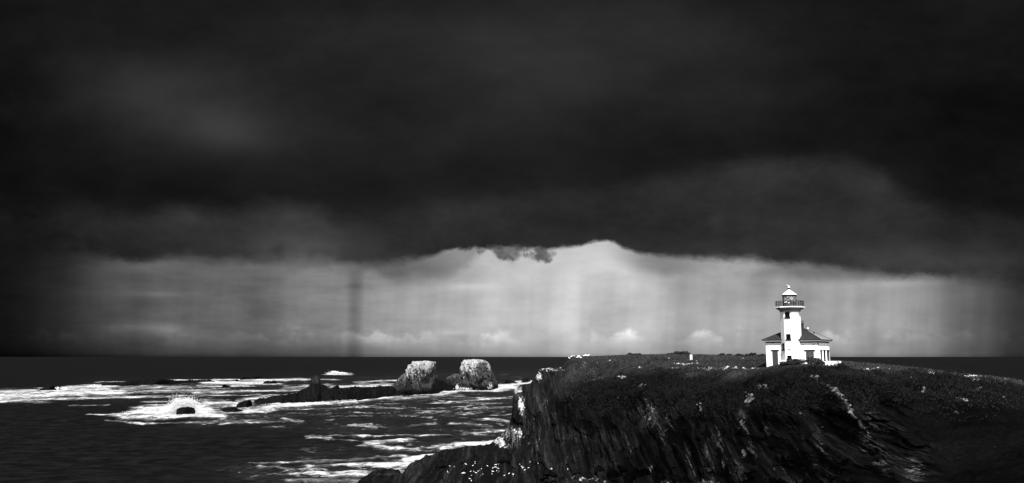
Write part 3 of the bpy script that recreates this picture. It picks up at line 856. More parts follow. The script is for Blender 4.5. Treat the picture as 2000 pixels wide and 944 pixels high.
RK = [
 ('sea_stack', 'tall flat-topped sea stack with pale vertical streaks, left of the two big stacks', 'sea stack',
  [(791, 768, 771), (792, 740, 772), (793, 722, 773), (798, 719, 773), (800, 713, 773), (806, 712, 773), (808, 707, 773), (828, 706, 772), (847, 707, 770), (850, 722, 769), (854, 748, 767), (857, 766, 767)],
  11, 'stack', .36, 1.6, .35, 2.6, 1, 'two tall sea stacks'),
 ('sea_stack', 'broad pale sea stack with a sloping right side, nearest the headland', 'sea stack',
  [(893, 755, 762), (898, 742, 762), (902, 710, 762), (905, 704, 762), (925, 702, 762), (943, 704, 762), (955, 711, 762), (960, 724, 762), (966, 738, 761), (970, 748, 760), (973, 757, 759)],
  14, 'stack', .42, 1.6, .35, 2.6, 2, 'two tall sea stacks'),
 ('coastal_rock', 'dark pointed rock with pale tip leaning against the left sea stack', 'rock',
  [(758, 768, 775), (766, 756, 775), (773, 748, 775), (779, 738, 775), (788, 730, 775), (794, 738, 775), (806, 755, 774), (815, 768, 773)],
  8, 'pinnacle', .8, 1.4, .3, .8, 3, None),
 ('coastal_rock', 'low dark rounded rock at the right foot of the left sea stack', 'rock',
  [(838, 768, 771), (846, 748, 770), (858, 744, 769), (868, 746, 767), (880, 757, 765), (888, 764, 764)],
  6, 'reef', .8, 1.0, .3, .5, 4, None),
 ('coastal_rock', 'rounded grey rock shoulder between the two tall sea stacks', 'rock',
  [(866, 762, 764), (868, 748, 764), (875, 737, 763), (884, 731, 762), (896, 731, 762), (905, 738, 762), (910, 757, 762)],
  7, 'pinnacle', .7, 1.2, .3, .6, 5, None),
 ('reef', 'long low black reef running left from the foot of the left sea stack', 'reef',
  [(668, 775, 784), (678, 766, 784), (690, 760, 783), (708, 760, 782), (725, 758, 780), (740, 755, 779), (752, 758, 778), (765, 757, 777), (790, 766, 775), (850, 766, 769), (880, 764, 765)],
  8, 'reef', .8, 1.6, .25, .0, 6, None),
 ('reef', 'black jagged reef with a steep pinnacle rising from its middle', 'reef',
  [(496, 786, 789), (502, 781, 790), (520, 779, 791), (545, 777, 792), (560, 773, 792), (578, 770, 791), (590, 764, 790), (600, 758, 789), (606, 755, 789), (614, 752, 789), (622, 752, 789), (630, 758, 789), (638, 760, 788), (655, 758, 788), (668, 764, 787), (680, 772, 786), (690, 778, 784)],
  12, 'reef', .8, 1.6, .25, .0, 7, None),
 ('rock_pinnacle', 'narrow dark rock pinnacle with a notched pale tip standing on the black reef', 'rock',
  [(602, 770, 782), (604, 758, 782), (606, 747, 782), (608, 740, 782), (612, 740, 782), (614, 735, 782), (617, 733, 782), (620, 738, 782), (623, 742, 782), (625, 752, 782), (629, 760, 782), (632, 770, 782)],
  3.4, 'darkpinnacle', .4, .35, .8, .4, 8, None),
 ('boulder', 'wedge-shaped black boulder standing in white surf left of the black reef', 'boulder',
  [(463, 796, 797), (465, 789, 798), (475, 784, 798), (487, 783, 797), (491, 787, 795), (490, 794, 795)],
  4, 'reef', .7, .6, .4, 0, 9, None),
 ('boulder', 'flat jagged black boulder in surf just left of the wedge-shaped boulder', 'boulder',
  [(435, 800, 803), (440, 797, 804), (450, 796, 804), (462, 798, 804), (474, 801, 802)],
  3, 'reef', .8, .6, .5, 0, 10, None),
 ('boulder', 'rounded black boulder with spray bursting up behind it', 'boulder',
  [(345, 810, 814), (347, 800, 814), (351, 797, 814), (366, 796, 814), (374, 798, 813), (379, 805, 812), (379, 811, 812)],
  3.2, 'reef', .6, .6, .4, 0, 11, None),
 ('boulder', 'small dark boulder in the foam left of the boulder hit by spray', 'boulder',
  [(323, 816, 818), (328, 813, 818), (333, 816, 818)], 1.6, 'reef', .8, .3, .6, 0, 12, None),
 ('reef', 'long thin dark reef far off behind the surf at the left', 'reef',
  [(200, 752, 754), (230, 748, 754), (262, 745, 754), (285, 743, 753), (320, 743, 752), (345, 745, 750), (380, 744, 748), (405, 743, 747), (420, 746, 747)],
  14, 'reef', .8, 1.0, .2, 0, 13, None),
 ('reef', 'dark flat rock in the broad white surf at the far left', 'reef',
  [(75, 763, 764), (82, 761, 764), (92, 758, 763), (103, 756, 763), (106, 760, 762)], 6, 'reef', .8, .8, .3, 0, 14, None),
 ('reef', 'dark low double-humped rock behind the surf, farthest out of the central reefs', 'reef',
  [(470, 741, 743), (478, 739, 743), (490, 738, 742), (500, 737, 742), (506, 737, 741), (513, 739, 740)], 9, 'reef', .8, .9, .3, 0, 15, None),
 ('reef', 'dark low rock with a ragged right end, in front of the double-humped rock', 'reef',
  [(514, 748, 750), (522, 746, 750), (535, 745, 750), (545, 746, 749), (553, 746, 748), (556, 748, 748)], 7, 'reef', .8, .9, .4, 0, 16, None),
 ('boulder', 'tiny dark rock poking from the foam left of the double-humped rock', 'boulder',
  [(459, 743.5, 744.5), (463, 741, 744.5), (467, 743, 744)], 3, 'reef', .8, .4, .6, 0, 17, None),
 ('boulder', 'small dark rock in foam below the right end of the long thin reef', 'boulder',
  [(432, 756, 757), (438, 752, 757), (444, 753, 756), (450, 755, 756)], 4, 'reef', .8, .5, .5, 0, 18, None),
 ('reef', 'dark wave-washed rock in the foam just behind the rocks left of the sea stacks', 'reef',
  [(672, 763, 765), (685, 758, 765), (700, 758, 764), (715, 760, 763)], 7, 'reef', .8, .8, .3, 0, 19, None),
 ('boulder', 'dark spiky boulder in the surf right of the broad pale sea stack', 'boulder',
  [(987, 745, 748), (991, 741, 749), (996, 743, 749), (1004, 745, 749), (1011, 748, 749)], 5, 'reef', .8, .7, .4, 0, 20, None),
 ('boulder', 'dark rounded boulder in the surf beside the headland tip', 'boulder',
  [(1018, 747, 748), (1020, 741, 748), (1028, 740, 748), (1034, 742, 747), (1036, 746, 747)], 5, 'reef', .7, .5, .4, 0, 21, None),
 ('coastal_rock', 'dark ribbed rock with pale streaks at the bottom edge beside the foam', 'rock',
  [(697, 946, 953), (703, 936, 953), (712, 931, 953), (722, 926, 952), (745, 921, 951), (770, 920, 950), (780, 926, 948), (786, 934, 946)],
  5, 'ribbed', .6, .9, .7, .5, 22, None),
 ('boulder', 'small wet dark boulder in foam left of the ribbed rock', 'boulder',
  [(693, 927, 929), (700, 924, 930), (712, 923, 930), (718, 926, 929)], 1.8, 'reef', .8, .4, .8, 0, 23, None),
 ('boulder', 'small dark boulder awash at the bottom edge, left of the ribbed rock', 'boulder',
  [(618, 936, 938), (624, 932, 939), (634, 935, 938)], 1.4, 'reef', .8, .3, .8, 0, 24, None),
]
M['darkpinnacle'] = mat_rock('dark_pinnacle_rock', 0.05, 14.0, 2.0)
M['ribbed'] = mat_rock('ribbed_rock', 0.5, 3.0, 9.0)
for (nm, lb, ct, cols, dep, mt, bx, na, ns, stt, sd_, gr) in RK:
    sea_rock(nm, lb, ct, cols, dep, M[mt], bx, na, ns, stt, sd_, group=gr,
             n=300 if nm == 'sea_stack' else 150, m=260 if nm == 'sea_stack' else 90, jag=1.0 if nm == 'reef' else .35 if nm in ('boulder', 'rock_pinnacle') else 0)

# ------------------------------------------------------------------ spray
def spray(name, label, pieces, seed, size):
    """droplet clusters: (px, py, rx, ry, count) around forward distance Y"""
    r = np.random.default_rng(seed)
    ico = [(0, 0, 1), (.94, 0, -.33), (-.47, .82, -.33), (-.47, -.82, -.33)]
    tf = [(0, 1, 2), (0, 2, 3), (0, 3, 1), (1, 3, 2)]
    co, fa = [], []
    for (cx, cy, rx, ry, Y, n) in pieces:
        for _ in range(n):
            X, Yp, Z = at(cx + rx * r.normal(0, .48), cy + ry * r.normal(0, .48), Y + r.normal(0, 1.5))
            s = size * r.uniform(.4, 1.3)
            b = len(co); rot = r.uniform(0, 2 * PI)
            for v in ico:
                co.append((X + s * (v[0] * math.cos(rot) - v[1] * math.sin(rot)), Yp + s * (v[0] * math.sin(rot) + v[1] * math.cos(rot)), max(Z, 0) + s * v[2]))
            for f in tf: fa.append([b + k for k in f])
    me = raw_mesh(name, np.array(co), np.array(fa), smooth=True)
    return tag(link(name, me, M['foamspray']), label, 'spray', kind='stuff')


Ysp = float(ground_Y(810))
spray('sea_spray', 'white burst of spray thrown up behind the rounded black boulder',
      [(355, 797, 28, 14, Ysp + 8, 3600), (336, 801, 22, 9, Ysp + 7, 1500), (374, 793, 14, 14, Ysp + 8, 1300), (350, 789, 16, 12, Ysp + 8, 1300), (366, 786, 12, 9, Ysp + 8, 700), (358, 783, 24, 8, Ysp + 8, 350),
       (300, 807, 50, 4, Ysp + 7, 900), (392, 806, 16, 5, Ysp + 6, 500), (352, 810, 3, 6, Ysp - 2, 120)], 3, .15)
Yb = float(ground_Y(731))
spray('breaking_wave', 'isolated white breaking wave on open water behind the reef',
      [(659, 729.5, 17, 1.6, Yb, 700), (653, 727.5, 8, 2.2, Yb, 350), (668, 729, 7, 1.5, Yb, 150)], 4, .45)
spray('sea_spray', 'low white spray fringe along the front of the black reef',
      [(x, 792 - (x - 520) * .03, 9, 2.6, float(ground_Y(792)) - 1, 120) for x in range(515, 600, 8)] +
      [(x, 788 - (x - 600) * .06, 9, 2, float(ground_Y(790)) - 1, 60) for x in range(600, 700, 10)], 5, .13)
spray('sea_spray', 'small white plume beside the flat rock in the far left surf',
      [(112, 759, 3, 2.5, float(ground_Y(762)), 50), (185, 757, 14, 4, float(ground_Y(758)), 200)], 6, .4)
spray('sea_spray', 'white water leaping at the foot of the two tall sea stacks',
      [(893, 758, 4, 6, float(ground_Y(763)), 110), (958, 755, 5, 7, float(ground_Y(762)), 110), (907, 760, 20, 3, float(ground_Y(764)), 140), (985, 755, 16, 4, float(ground_Y(757)), 200)], 7, .25)

# ------------------------------------------------------------------ small mesh builder
class MB:
    def __init__(s): s.v, s.f = [], []
    def poly(s, pts, faces):
        b = len(s.v); s.v += [tuple(p) for p in pts]; s.f += [[b + i for i in f] for f in faces]
    def box(s, x0, x1, y0, y1, z0, z1, T=None):
        p = [Vector((x, y, z)) for z in (z0, z1) for y in (y0, y1) for x in (x0, x1)]
        if T: p = [T @ q for q in p]
        s.poly(p, [(0, 2, 3, 1), (4, 5, 7, 6), (0, 1, 5, 4), (1, 3, 7, 5), (3, 2, 6, 7), (2, 0, 4, 6)])
    def lathe(s, prof, n=32, ph=0.0, cap=True, c=(0, 0)):
        b = len(s.v)
        for r, z in prof:
            for k in range(n):
                a = ph + 2 * PI * k / n; s.v.append((c[0] + r * math.cos(a), c[1] + r * math.sin(a), z))
        for i in range(len(prof) - 1):
            for k in range(n):
                k2 = (k + 1) % n
                s.f.append([b + i * n + k, b + i * n + k2, b + (i + 1) * n + k2, b + (i + 1) * n + k])
        if cap:
            s.f.append([b + k for k in range(n)][::-1]); s.f.append([b + (len(prof) - 1) * n + k for k in range(n)])
    def bar(s, a, b, r, n=6):
        a, b = Vector(a), Vector(b); d = (b - a); q = d.to_track_quat('Z', 'Y').to_matrix(); base = len(s.v)
        for p in (a, b):
            for k in range(n):
                t = 2 * PI * k / n; s.v.append(tuple(p + q @ Vector((r * math.cos(t), r * math.sin(t), 0))))
        for k in range(n):
            k2 = (k + 1) % n; s.f.append([base + k, base + k2, base + n + k2, base + n + k])
        s.f.append([base + k for k in range(n)][::-1]); s.f.append([base + n + k for k in range(n)])
    def build(s, name, m, parent=None, smooth=False, bevel=0.0):
        me = bpy.data.meshes.new(name); me.from_pydata(s.v, [], s.f); me.update()
        bm = bmesh.new(); bm.from_mesh(me); bmesh.ops.recalc_face_normals(bm, faces=bm.faces)
        if bevel: bmesh.ops.bevel(bm, geom=list(bm.edges), offset=bevel, segments=1, affect='EDGES')
        bm.to_mesh(me); bm.free()
        if smooth: me.polygons.foreach_set('use_smooth', [True] * len(me.polygons))
        return link(name, me, m, parent)


# ------------------------------------------------------------------ lighthouse
def build_lighthouse():
    az = math.atan2(LH[0], LH[1])
    rz = -(az + R(17))
    root = empty('lighthouse', LH, rz)
    tag(root, 'white lighthouse with octagonal tower, dark lantern room and low hipped-roof keeper building on the headland', 'lighthouse')
    AP = 1.47; RO = AP / math.cos(PI / 8); ph = PI / 8
    # tower
    b = MB(); b.lathe([(RO + .10, -1.2), (RO + .10, .35), (RO, .45), (RO, 8.45)], 8, ph)
    tower = b.build('tower_wall', M['white'], root)
    # gallery: flared corbel and slab
    b = MB(); b.lathe([(RO + .02, 8.30), (RO + .06, 8.36), (RO + .06, 8.55), (RO + .20, 8.62), (2.20, 8.88), (2.20, 8.96)], 8, ph)
    gal = b.build('gallery', M['fascia'], root)
    b = MB(); b.lathe([(2.34, 8.963), (2.38, 9.0), (2.38, 9.10), (2.32, 9.14)], 8, ph); b.build('gallery_deck', M['white'], gal)
    b = MB(); rr = 2.2; zt = 9.14
    for k in range(16):
        a = ph / 2 + 2 * PI * k / 16
        r_ = rr * math.cos(PI / 8) / math.cos(((a - ph) % (PI / 4)) - PI / 8)
        b.bar((r_ * math.cos(a), r_ * math.sin(a), zt), (r_ * math.cos(a), r_ * math.sin(a), zt + .92), .035)
    for k in range(8):
        a0 = ph + k * PI / 4; a1 = a0 + PI / 4
        b.bar((rr * math.cos(a0), rr * math.sin(a0), zt), (rr * math.cos(a0), rr * math.sin(a0), zt + .92), .04)
        for hz, r0 in ((.92, .04), (.48, .025)):
            b.bar((rr * math.cos(a0), rr * math.sin(a0), zt + hz), (rr * math.cos(a1), rr * math.sin(a1), zt + hz), r0)
    b.build('railing', M['iron'], gal)
    # lantern room
    b = MB(); b.lathe([(1.16, 9.143), (1.16, 9.25), (1.10, 9.27), (1.10, 9.98), (1.15, 10.0), (1.15, 10.06)], 24)
    lan = b.build('lantern_room', M['metal'], root)
    b = MB(); b.lathe([(1.17, 10.02), (1.17, 10.09)], 24); b.build('glazing_sill', M['fascia'], lan)
    b = MB()
    for aoff, zz in ((0.15, 9.86), (0.0, 9.86), (.35, 9.74)):
        pass
    for k, (ang, zz) in enumerate(((-112, 9.82), (-98, 9.84), (-78, 9.70))):
        a = R(ang); T = Matrix.Rotation(a + PI / 2, 4, 'Z')
        b = MB(); b.box(-.09, .09, -1.16, -1.09, zz, zz + .14, T); b.build('vent', M['white'], lan)
    b = MB(); b.lathe([(1.04, 10.06), (1.04, 10.95)], 24, cap=False); b.build('glass', M['glass'], lan)
    b = MB(); nz = 6
    def cyl(a, z, r=1.075): return (r * math.cos(a), r * math.sin(a), z)
    for k in range(nz):
        a0 = 2 * PI * k / nz + .1; a1 = a0 + 2 * PI / nz
        for (s0, s1) in ((a0, a1), (a1, a0)):
            pr = None
            for j in range(7):
                t = j / 6; p = cyl(s0 + (s1 - s0) * t, 10.07 + .88 * t)
                if pr: b.bar(pr, p, .028, 5)
                pr = p
    b.build('lattice', M['iron'], lan)
    b = MB(); b.lathe([(1.13, 10.92), (1.13, 11.14)], 24); b.build('top_ring', M['iron'], lan)
    # lens inside
    b = MB(); b.lathe([(.10, 10.06), (.22, 10.10), (.26, 10.45), (.22, 10.80), (.10, 10.86)], 16); b.build('lens', M['metal'], lan, True)
    b = MB(); b.lathe([(1.24, 11.10), (1.26, 11.16), (.95, 11.36), (.55, 11.68), (.22, 11.92), (.12, 12.0), (.10, 12.10)], 24)
    lr = b.build('lantern_roof', M['lampwhite'], root, True)
    b = MB(); b.lathe([(.02, 12.06), (.17, 12.12), (.23, 12.26), (.23, 12.30)], 16); b.build('vent_ball', M['iron'], lr, True)
    b = MB(); b.lathe([(.235, 12.30), (.20, 12.40), (.10, 12.47), (.03, 12.50)], 16); b.build('ball_cap', M['lampwhite'], lr, True)

    def face_T(k):          # k = 0 front, +1 right chamfer, -1 left chamfer
        return Matrix.Rotation(k * PI / 4, 4, 'Z')

    def opening(parent, T, yf, x, z0, z1, w, name='window', lintel=True, sill=True, panes=1, mat=None):
        """dark glass in a frame set on the wall plane y=-yf, with lintel and sill"""
        t = MB()
        fw = .05
        t.box(x - w / 2, x + w / 2, -yf - .03, -yf + .02, z0, z0 + fw, T)
        t.box(x - w / 2, x + w / 2, -yf - .03, -yf + .02, z1 - fw, z1, T)
        t.box(x - w / 2, x - w / 2 + fw, -yf - .03, -yf + .02, z0 + fw, z1 - fw, T)
        t.box(x + w / 2 - fw, x + w / 2, -yf - .03, -yf + .02, z0 + fw, z1 - fw, T)
        if panes > 1: t.box(x - .02, x + .02, -yf - .028, -yf + .02, z0 + fw, z1 - fw, T)
        wdw = t.build(name, M['trim'], parent)
        t = MB(); t.box(x - w / 2 + fw, x + w / 2 - fw, -yf - .012, -yf + .01, z0 + fw, z1 - fw, T)
        t.build('pane' if name == 'window' else 'panel', mat or M['dark'], wdw)
        if sill:
            t = MB(); t.box(x - w / 2 - .1, x + w / 2 + .1, -yf - .14, -yf + .02, z0 - .18, z0 - .003, T); t.build('sill', M['trim'], wdw)
        if lintel:
            t = MB(); t.box(x - w / 2 - .16, x + w / 2 + .16, -yf - .10, -yf + .02, z1 + .003, z1 + .15, T); t.build('lintel', M['trim'], wdw)
        return wdw

    T0 = face_T(0)
    opening(root, T0, AP, 0, 7.42, 8.28, .76, panes=2, lintel=False)
    opening(root, T0, AP, 0, 3.85, 4.68, .72, lintel=False)
    opening(root, T0, AP, 0, .72, 1.22, .70, lintel=False)
    opening(root, face_T(-1), AP, 0, 2.20, 3.22, .72, lintel=False)
    t = MB(); t.box(-.15, .15, -AP - .02, -AP + .02, 2.12, 2.25, T0); t.build('vent', M['trim'], root)

    # keeper building, hipped roof
    x0, x1, y0, y1, zw = -4.15, 4.39, -.35, 5.76, 3.50
    b = MB(); b.box(x0, x1, y0, y1, -1.2, zw)
    b.build('wall', M['white'], root)
    b = MB(); b.box(x0 - .05, x1 + .05, y0 - .05, y1 + .05, 3.28, 3.42); b.build('cornice', M['trim'], root)
    ov = .42; e0, e1, f0, f1 = x0 - ov, x1 + ov, y0 - ov, y1 + ov
    b = MB(); b.box(e0, e1, f0, f1, 3.505, 3.72)
    fas = b.build('eaves', M['fascia'], root)
    ym = (f0 + f1) / 2; hr = (f1 - f0) / 2; zr = 3.723; zp = 5.62
    g = .06; E0, E1, F0, F1 = e0 - g, e1 + g, f0 - g, f1 + g
    b = MB()
    b.poly([(E0, F0, zr), (E1, F0, zr), (E1, F1, zr), (E0, F1, zr), (e0 + hr, ym, zp), (e1 - hr, ym, zp),
            (E0, F0, zr + .07), (E1, F0, zr + .07), (E1, F1, zr + .07), (E0, F1, zr + .07)],
           [(0, 3, 2, 1), (0, 1, 7, 6), (1, 2, 8, 7), (2, 3, 9, 8), (3, 0, 6, 9), (6, 7, 5, 4), (7, 8, 5), (8, 9, 4, 5), (9, 6, 4)])
    roof = b.build('roof', M['roof'], root)
    roof.data.materials.append(M['roofsunlit'])
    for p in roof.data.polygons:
        if p.normal.x > .3 and p.normal.z > .3: p.material_index = 1  # right slope gets the shingle colour with sunlight painted in
    b = MB()
    for p, q in (((E0, F0, zr + .07), (e0 + hr, ym, zp)), ((E1, F0, zr + .07), (e1 - hr, ym, zp)), ((E1, F1, zr + .07), (e1 - hr, ym, zp)),
                 ((E0, F1, zr + .07), (e0 + hr, ym, zp)), ((e0 + hr, ym, zp), (e1 - hr, ym, zp))):
        b.bar(p, q, .06, 6)
    b.build('ridge_cap', M['trim'], roof)
    b = MB(); b.box(.78, 1.22, ym - .25, ym + .25, 5.2, 6.45); b.box(.72, 1.28, ym - .31, ym + .31, 6.452, 6.55)
    for xx in (.80, 1.20):
        for yy in (ym - .22, ym + .22): b.bar((xx, yy, 6.55), (xx, yy, 6.85), .035)
    b.box(.74, 1.26, ym - .28, ym + .28, 6.85, 6.93)
    b.build('chimney', M['brick'], roof)
    b = MB(); b.bar((-1.6, ym - .9, 5.0), (-1.6, ym - .9, 5.68), .07); b.bar((-1.6, ym - .9, 5.68), (-1.6, ym - .9, 5.78), .12); b.build('vent_pipe', M['iron'], roof)
    b = MB(); b.bar((3.0, ym - .4, 4.5), (3.0, ym - .4, 5.0), .08); b.bar((3.0, ym - .4, 5.0), (3.0, ym - .4, 5.07), .14); b.build('vent_pipe', M['iron'], roof)
    b = MB(); b.bar((1.95, ym, 5.5), (1.95, ym, 5.8), .13, 8); b.build('roof_cowl', M['lampwhite'], roof, True)
    b = MB(); b.bar((x1 - .05, y0 - .10, 3.5), (x1 - .05, y0 - .10, 2.75), .04); b.bar((x1 - .05, y0 - .38, 3.52), (x1 - .05, y0 - .10, 3.3), .04)
    b.build('downpipe', M['trim'], root)
    I = Matrix.Identity(4)
    # door on the left of the front wall
    b = MB(); b.box(-3.12, -2.20, y0 - .03, y0 + .02, -.5, 2.0)
    dr = b.build('door', M['door'], root)
    b = MB(); b.box(-3.34, -1.98, y0 - .10, y0 + .02, 2.003, 2.17); b.build('lintel', M['trim'], dr)
    b = MB(); b.bar((-2.32, y0 - .10, .95), (-2.32, y0 - .03, .95), .035); b.build('handle', M['iron'], dr)
    # panelled double shutter right of the tower
    b = MB(); b.box(2.30, 3.56, y0 - .03, y0 + .02, .50, 1.98)
    shd = b.build('shuttered_window', M['door'], root)
    b = MB()
    for cx in (2.62, 3.24):
        for (a_, c_) in ((.60, 1.16), (1.26, 1.86)):
            for (u0, u1, w0, w1) in ((cx - .23, cx + .23, a_, a_ + .05), (cx - .23, cx + .23, c_ - .05, c_), (cx - .23, cx - .18, a_ + .05, c_ - .05), (cx + .18, cx + .23, a_ + .05, c_ - .05)):
                b.box(u0, u1, y0 - .055, y0 - .031, w0, w1)
    b.build('panel_moulding', M['panelline'], shd)
    for cx in (2.62, 3.24):
        b = MB(); b.box(cx - .13, cx + .13, y0 - .045, y0 - .031, .70, 1.05); b.build('panel', M['trim'], shd)
    b = MB(); b.box(2.08, 3.78, y0 - .12, y0 + .02, 1.983, 2.14); b.build('lintel', M['trim'], shd)
    b = MB(); b.box(2.14, 3.72, y0 - .16, y0 + .02, .34, .497); b.build('sill', M['trim'], shd)
    for xx in (1.95, 3.55):
        b = MB(); b.box(xx - .07, xx + .07, y0 - .10, y0 + .02, 2.95, 3.08); b.build('wall_bracket', M['trim'], root)
    # openings of the right end wall (local frame turned so its plane is y = -x1)
    TR = Matrix.Rotation(PI / 2, 4, 'Z')
    opening(root, TR, x1, .75, .25, 1.95, .85, name='boarded_window', mat=M['door'], sill=False)
    opening(root, TR, x1, 2.65, .45, 2.0, .95)
    opening(root, TR, x1, 4.75, .10, 1.98, 1.35, name='side_door', mat=M['door'], sill=False)
    # low concrete terrace at the right end, plinth at tower foot
    b = MB(); b.box(x1 + .003, x1 + 1.6, -.9, 6.4, -1.2, .32)
    b.build('terrace', M['white'], root)
    b = MB(); b.box(-1.55, -.75, -1.75, -1.2, -.4, .12); b.build('step', M['white'], root)
    return root, rz


lh, LHRZ = build_lighthouse()


# ------------------------------------------------------------------ gulls
def gull_meshes():
    b = bmesh.new()
    segs = [(-.32, .010, .02), (-.18, .05, .03), (-.05, .085, .05), (.08, .085, .06), (.17, .055, .10), (.20, .045, .16), (.23, .048, .20), (.27, .035, .21), (.29, .014, .205), (.35, .004, .20)]
    rings = []
    for (x, r, z) in segs:
        rings.append([b.verts.new((x, r * math.cos(t), (.08) + z + r * math.sin(t))) for t in [2 * PI * k / 8 for k in range(8)]])
    for i in range(len(rings) - 1):
        for k in range(8): b.faces.new((rings[i][k], rings[i][(k + 1) % 8], rings[i + 1][(k + 1) % 8], rings[i + 1][k]))
    b.faces.new(rings[0][::-1]); b.faces.new(rings[-1])
    body = bpy.data.meshes.new('body'); b.to_mesh(body); b.free()
    body.polygons.foreach_set('use_smooth', [True] * len(body.polygons)); body.materials.append(M['gull'])
    return body


GB = gull_meshes()


def gull(loc, label, group=None, sc_=1.0, rz=None):
    rz = random.uniform(0, 2 * PI) if rz is None else rz
    o = bpy.data.objects.new('gull', GB); COL.objects.link(o)
    o.location = loc; o.rotation_euler = (0, 0, rz); o.scale = (sc_,) * 3
    return tag(o, label, 'gull', group)


g0 = gull((LH[0], LH[1], LH[2] + 12.47), 'single gull perched on the ball on top of the lighthouse lantern', None, 1.1, R(190))
for sd_ in (-1, 1):
    w = MB(); y_ = sd_
    w.poly([(.10, y_ * .078, .19), (.04, y_ * .10, .13), (-.12, y_ * .09, .11), (-.33, y_ * .02, .11), (-.14, y_ * .055, .185), (.0, y_ * .075, .205)], [(0, 1, 2, 3, 4, 5)])
    w.build('wing', M['gullwing'], g0)
    w = MB(); w.bar((0, y_ * .03, -.01), (0, y_ * .03, .05), .008, 4); w.build('leg', M['gullbill'], g0)
for (x, y) in [(1112, 700), (1116, 697), (1122, 696), (1128, 698), (1131, 696), (1134, 699), (1142, 695), (1146, 694), (1149, 694)]:
    p = on_land(x, y + 1.5); gull(p + Vector((0, 0, .02)), 'white gull standing on the upper left corner of the headland plateau', 'gulls on the plateau corner', 1.5)
for k in range(64):
    u = random.gauss(955, 62); v = random.gauss(920, 12)
    if not (845 < u < 1110 and 893 < v < 943): continue
    p = on_land(u, v); gull(p + Vector((0, 0, .01)), 'small white gull resting on the dark rock shelf below the headland', 'gulls on the rock shelf', random.uniform(.45, .75))

# ------------------------------------------------------------------ white post on the plateau
def post():
    p = on_land(1350, 704)
    e = tag(empty('marker_post', p - Vector((0, 0, .1)), R(-15)), 'short white post standing alone in the grass left of the lighthouse', 'post')
    b = MB(); b.box(-.24, .24, -.2, .2, 0, 1.35); b.build('post', M['white'], e, bevel=.02)
    b = MB(); b.box(-.30, .36, -.26, .26, 1.353, 1.45); b.build('cap', M['fascia'], e)
post()


# ------------------------------------------------------------------ plants and stones
def leaf_cloud(name, cx, cy, cz, rx, ry, rz, n, size, seed, parent):
    r = np.random.default_rng(seed)
    d = r.normal(size=(n, 3)); d /= np.linalg.norm(d, axis=1)[:, None]
    rad = r.uniform(.45, 1.0, n) ** .5
    rad *= 0.75 + 0.45 * fbm(d[:, 0] * 2.2 + seed, d[:, 1] * 2.2, d[:, 2] * 2.2, 2, seed)
    P = d * rad[:, None] * np.array([rx, ry, rz]) + np.array([cx, cy, cz])
    P = P[P[:, 2] > cz - rz * .35]
    n = len(P)
    u = r.normal(size=(n, 3)); u /= np.linalg.norm(u, axis=1)[:, None]
    w = np.cross(u, r.normal(size=(n, 3))); w /= np.linalg.norm(w, axis=1)[:, None]
    s = size * r.uniform(.5, 1.3, n)[:, None]
    co = np.stack([P - u * s, P + w * s * .5, P + u * s, P - w * s * .5], 1).reshape(-1, 3)
    fa = np.arange(n * 4).reshape(-1, 4)
    return link(name, raw_mesh(name, co, fa, smooth=False), M['leaf'], parent)


def shrub(px, py, w, h, label, group, seed, name='shrub'):
    p = on_land(px, py)
    e = tag(empty(name, p), label, 'shrub', group)
    leaf_cloud('foliage', 0, 0, h * .35, w, w * .8, h * .75, int(500 + 700 * w), .13, seed, e)
    b = MB()
    rr = random.Random(seed)
    for k in range(5):
        a = rr.uniform(0, 2 * PI); b.bar((0, 0, -.1), (w * .5 * math.cos(a), w * .5 * math.sin(a), h * rr.uniform(.4, .8)), .03, 4)
    b.build('stem', M['twig'], e)
    return e


k = 0
for (px_, py_, w, h) in [(1532, 711, .9, .55), (1545, 710.5, 1.1, .7), (1556, 709.5, 1.2, .9), (1567, 709, 1.4, 1.1), (1578, 709, 1.5, 1.15), (1590, 709.5, 1.5, 1.0), (1600, 711, 1.1, .7)]:
    k += 1; shrub(px_, py_ + 2, w, h, 'low dark bushy shrub in the row along the foot of the lighthouse', 'shrubs in front of the lighthouse', k)
for (px_, py_, w, h) in [(1232, 694, 1.1, .6), (1240, 694, .8, .45), (1248, 694, .8, .55)]:
    k += 1; shrub(px_, py_, w, h, 'small dark shrub on the plateau skyline above the middle of the left cliff', 'small shrubs on the left skyline', k)
for (px_, py_, w, h) in [(1312, 693, 1.5, .5), (1324, 692, 1.7, .8), (1336, 692, 1.6, .9), (1343, 693, 1.1, .6)]:
    k += 1; shrub(px_, py_, w, h, 'dark shrub on the skyline hump just left of the white post', 'shrubs on the skyline hump', k)
for (px_, py_, w, h) in [(1410, 695, 1.2, .6), (1425, 695, 1.0, .5), (1445, 696, 1.1, .6), (1460, 696, .9, .6), (1472, 695, 1.2, .9), (1488, 696, 1.4, .7)]:
    k += 1; shrub(px_, py_, w, h, 'low ragged shrub on the skyline between the white post and the lighthouse', 'shrubs left of the lighthouse', k)


def scatter_idx(mask, n, seed):
    r = np.random.default_rng(seed)
    # weight by cell area so that density is even on the ground
    X, Y, Z = LD['X'], LD['Y'], LD['Z']
    ax = np.gradient(X, axis=1); ay = np.gradient(Y, axis=0)
    wgt = np.abs(ax * ay) * mask
    wgt = wgt.ravel() / wgt.sum()
    return r.choice(wgt.size, size=n, p=wgt), r


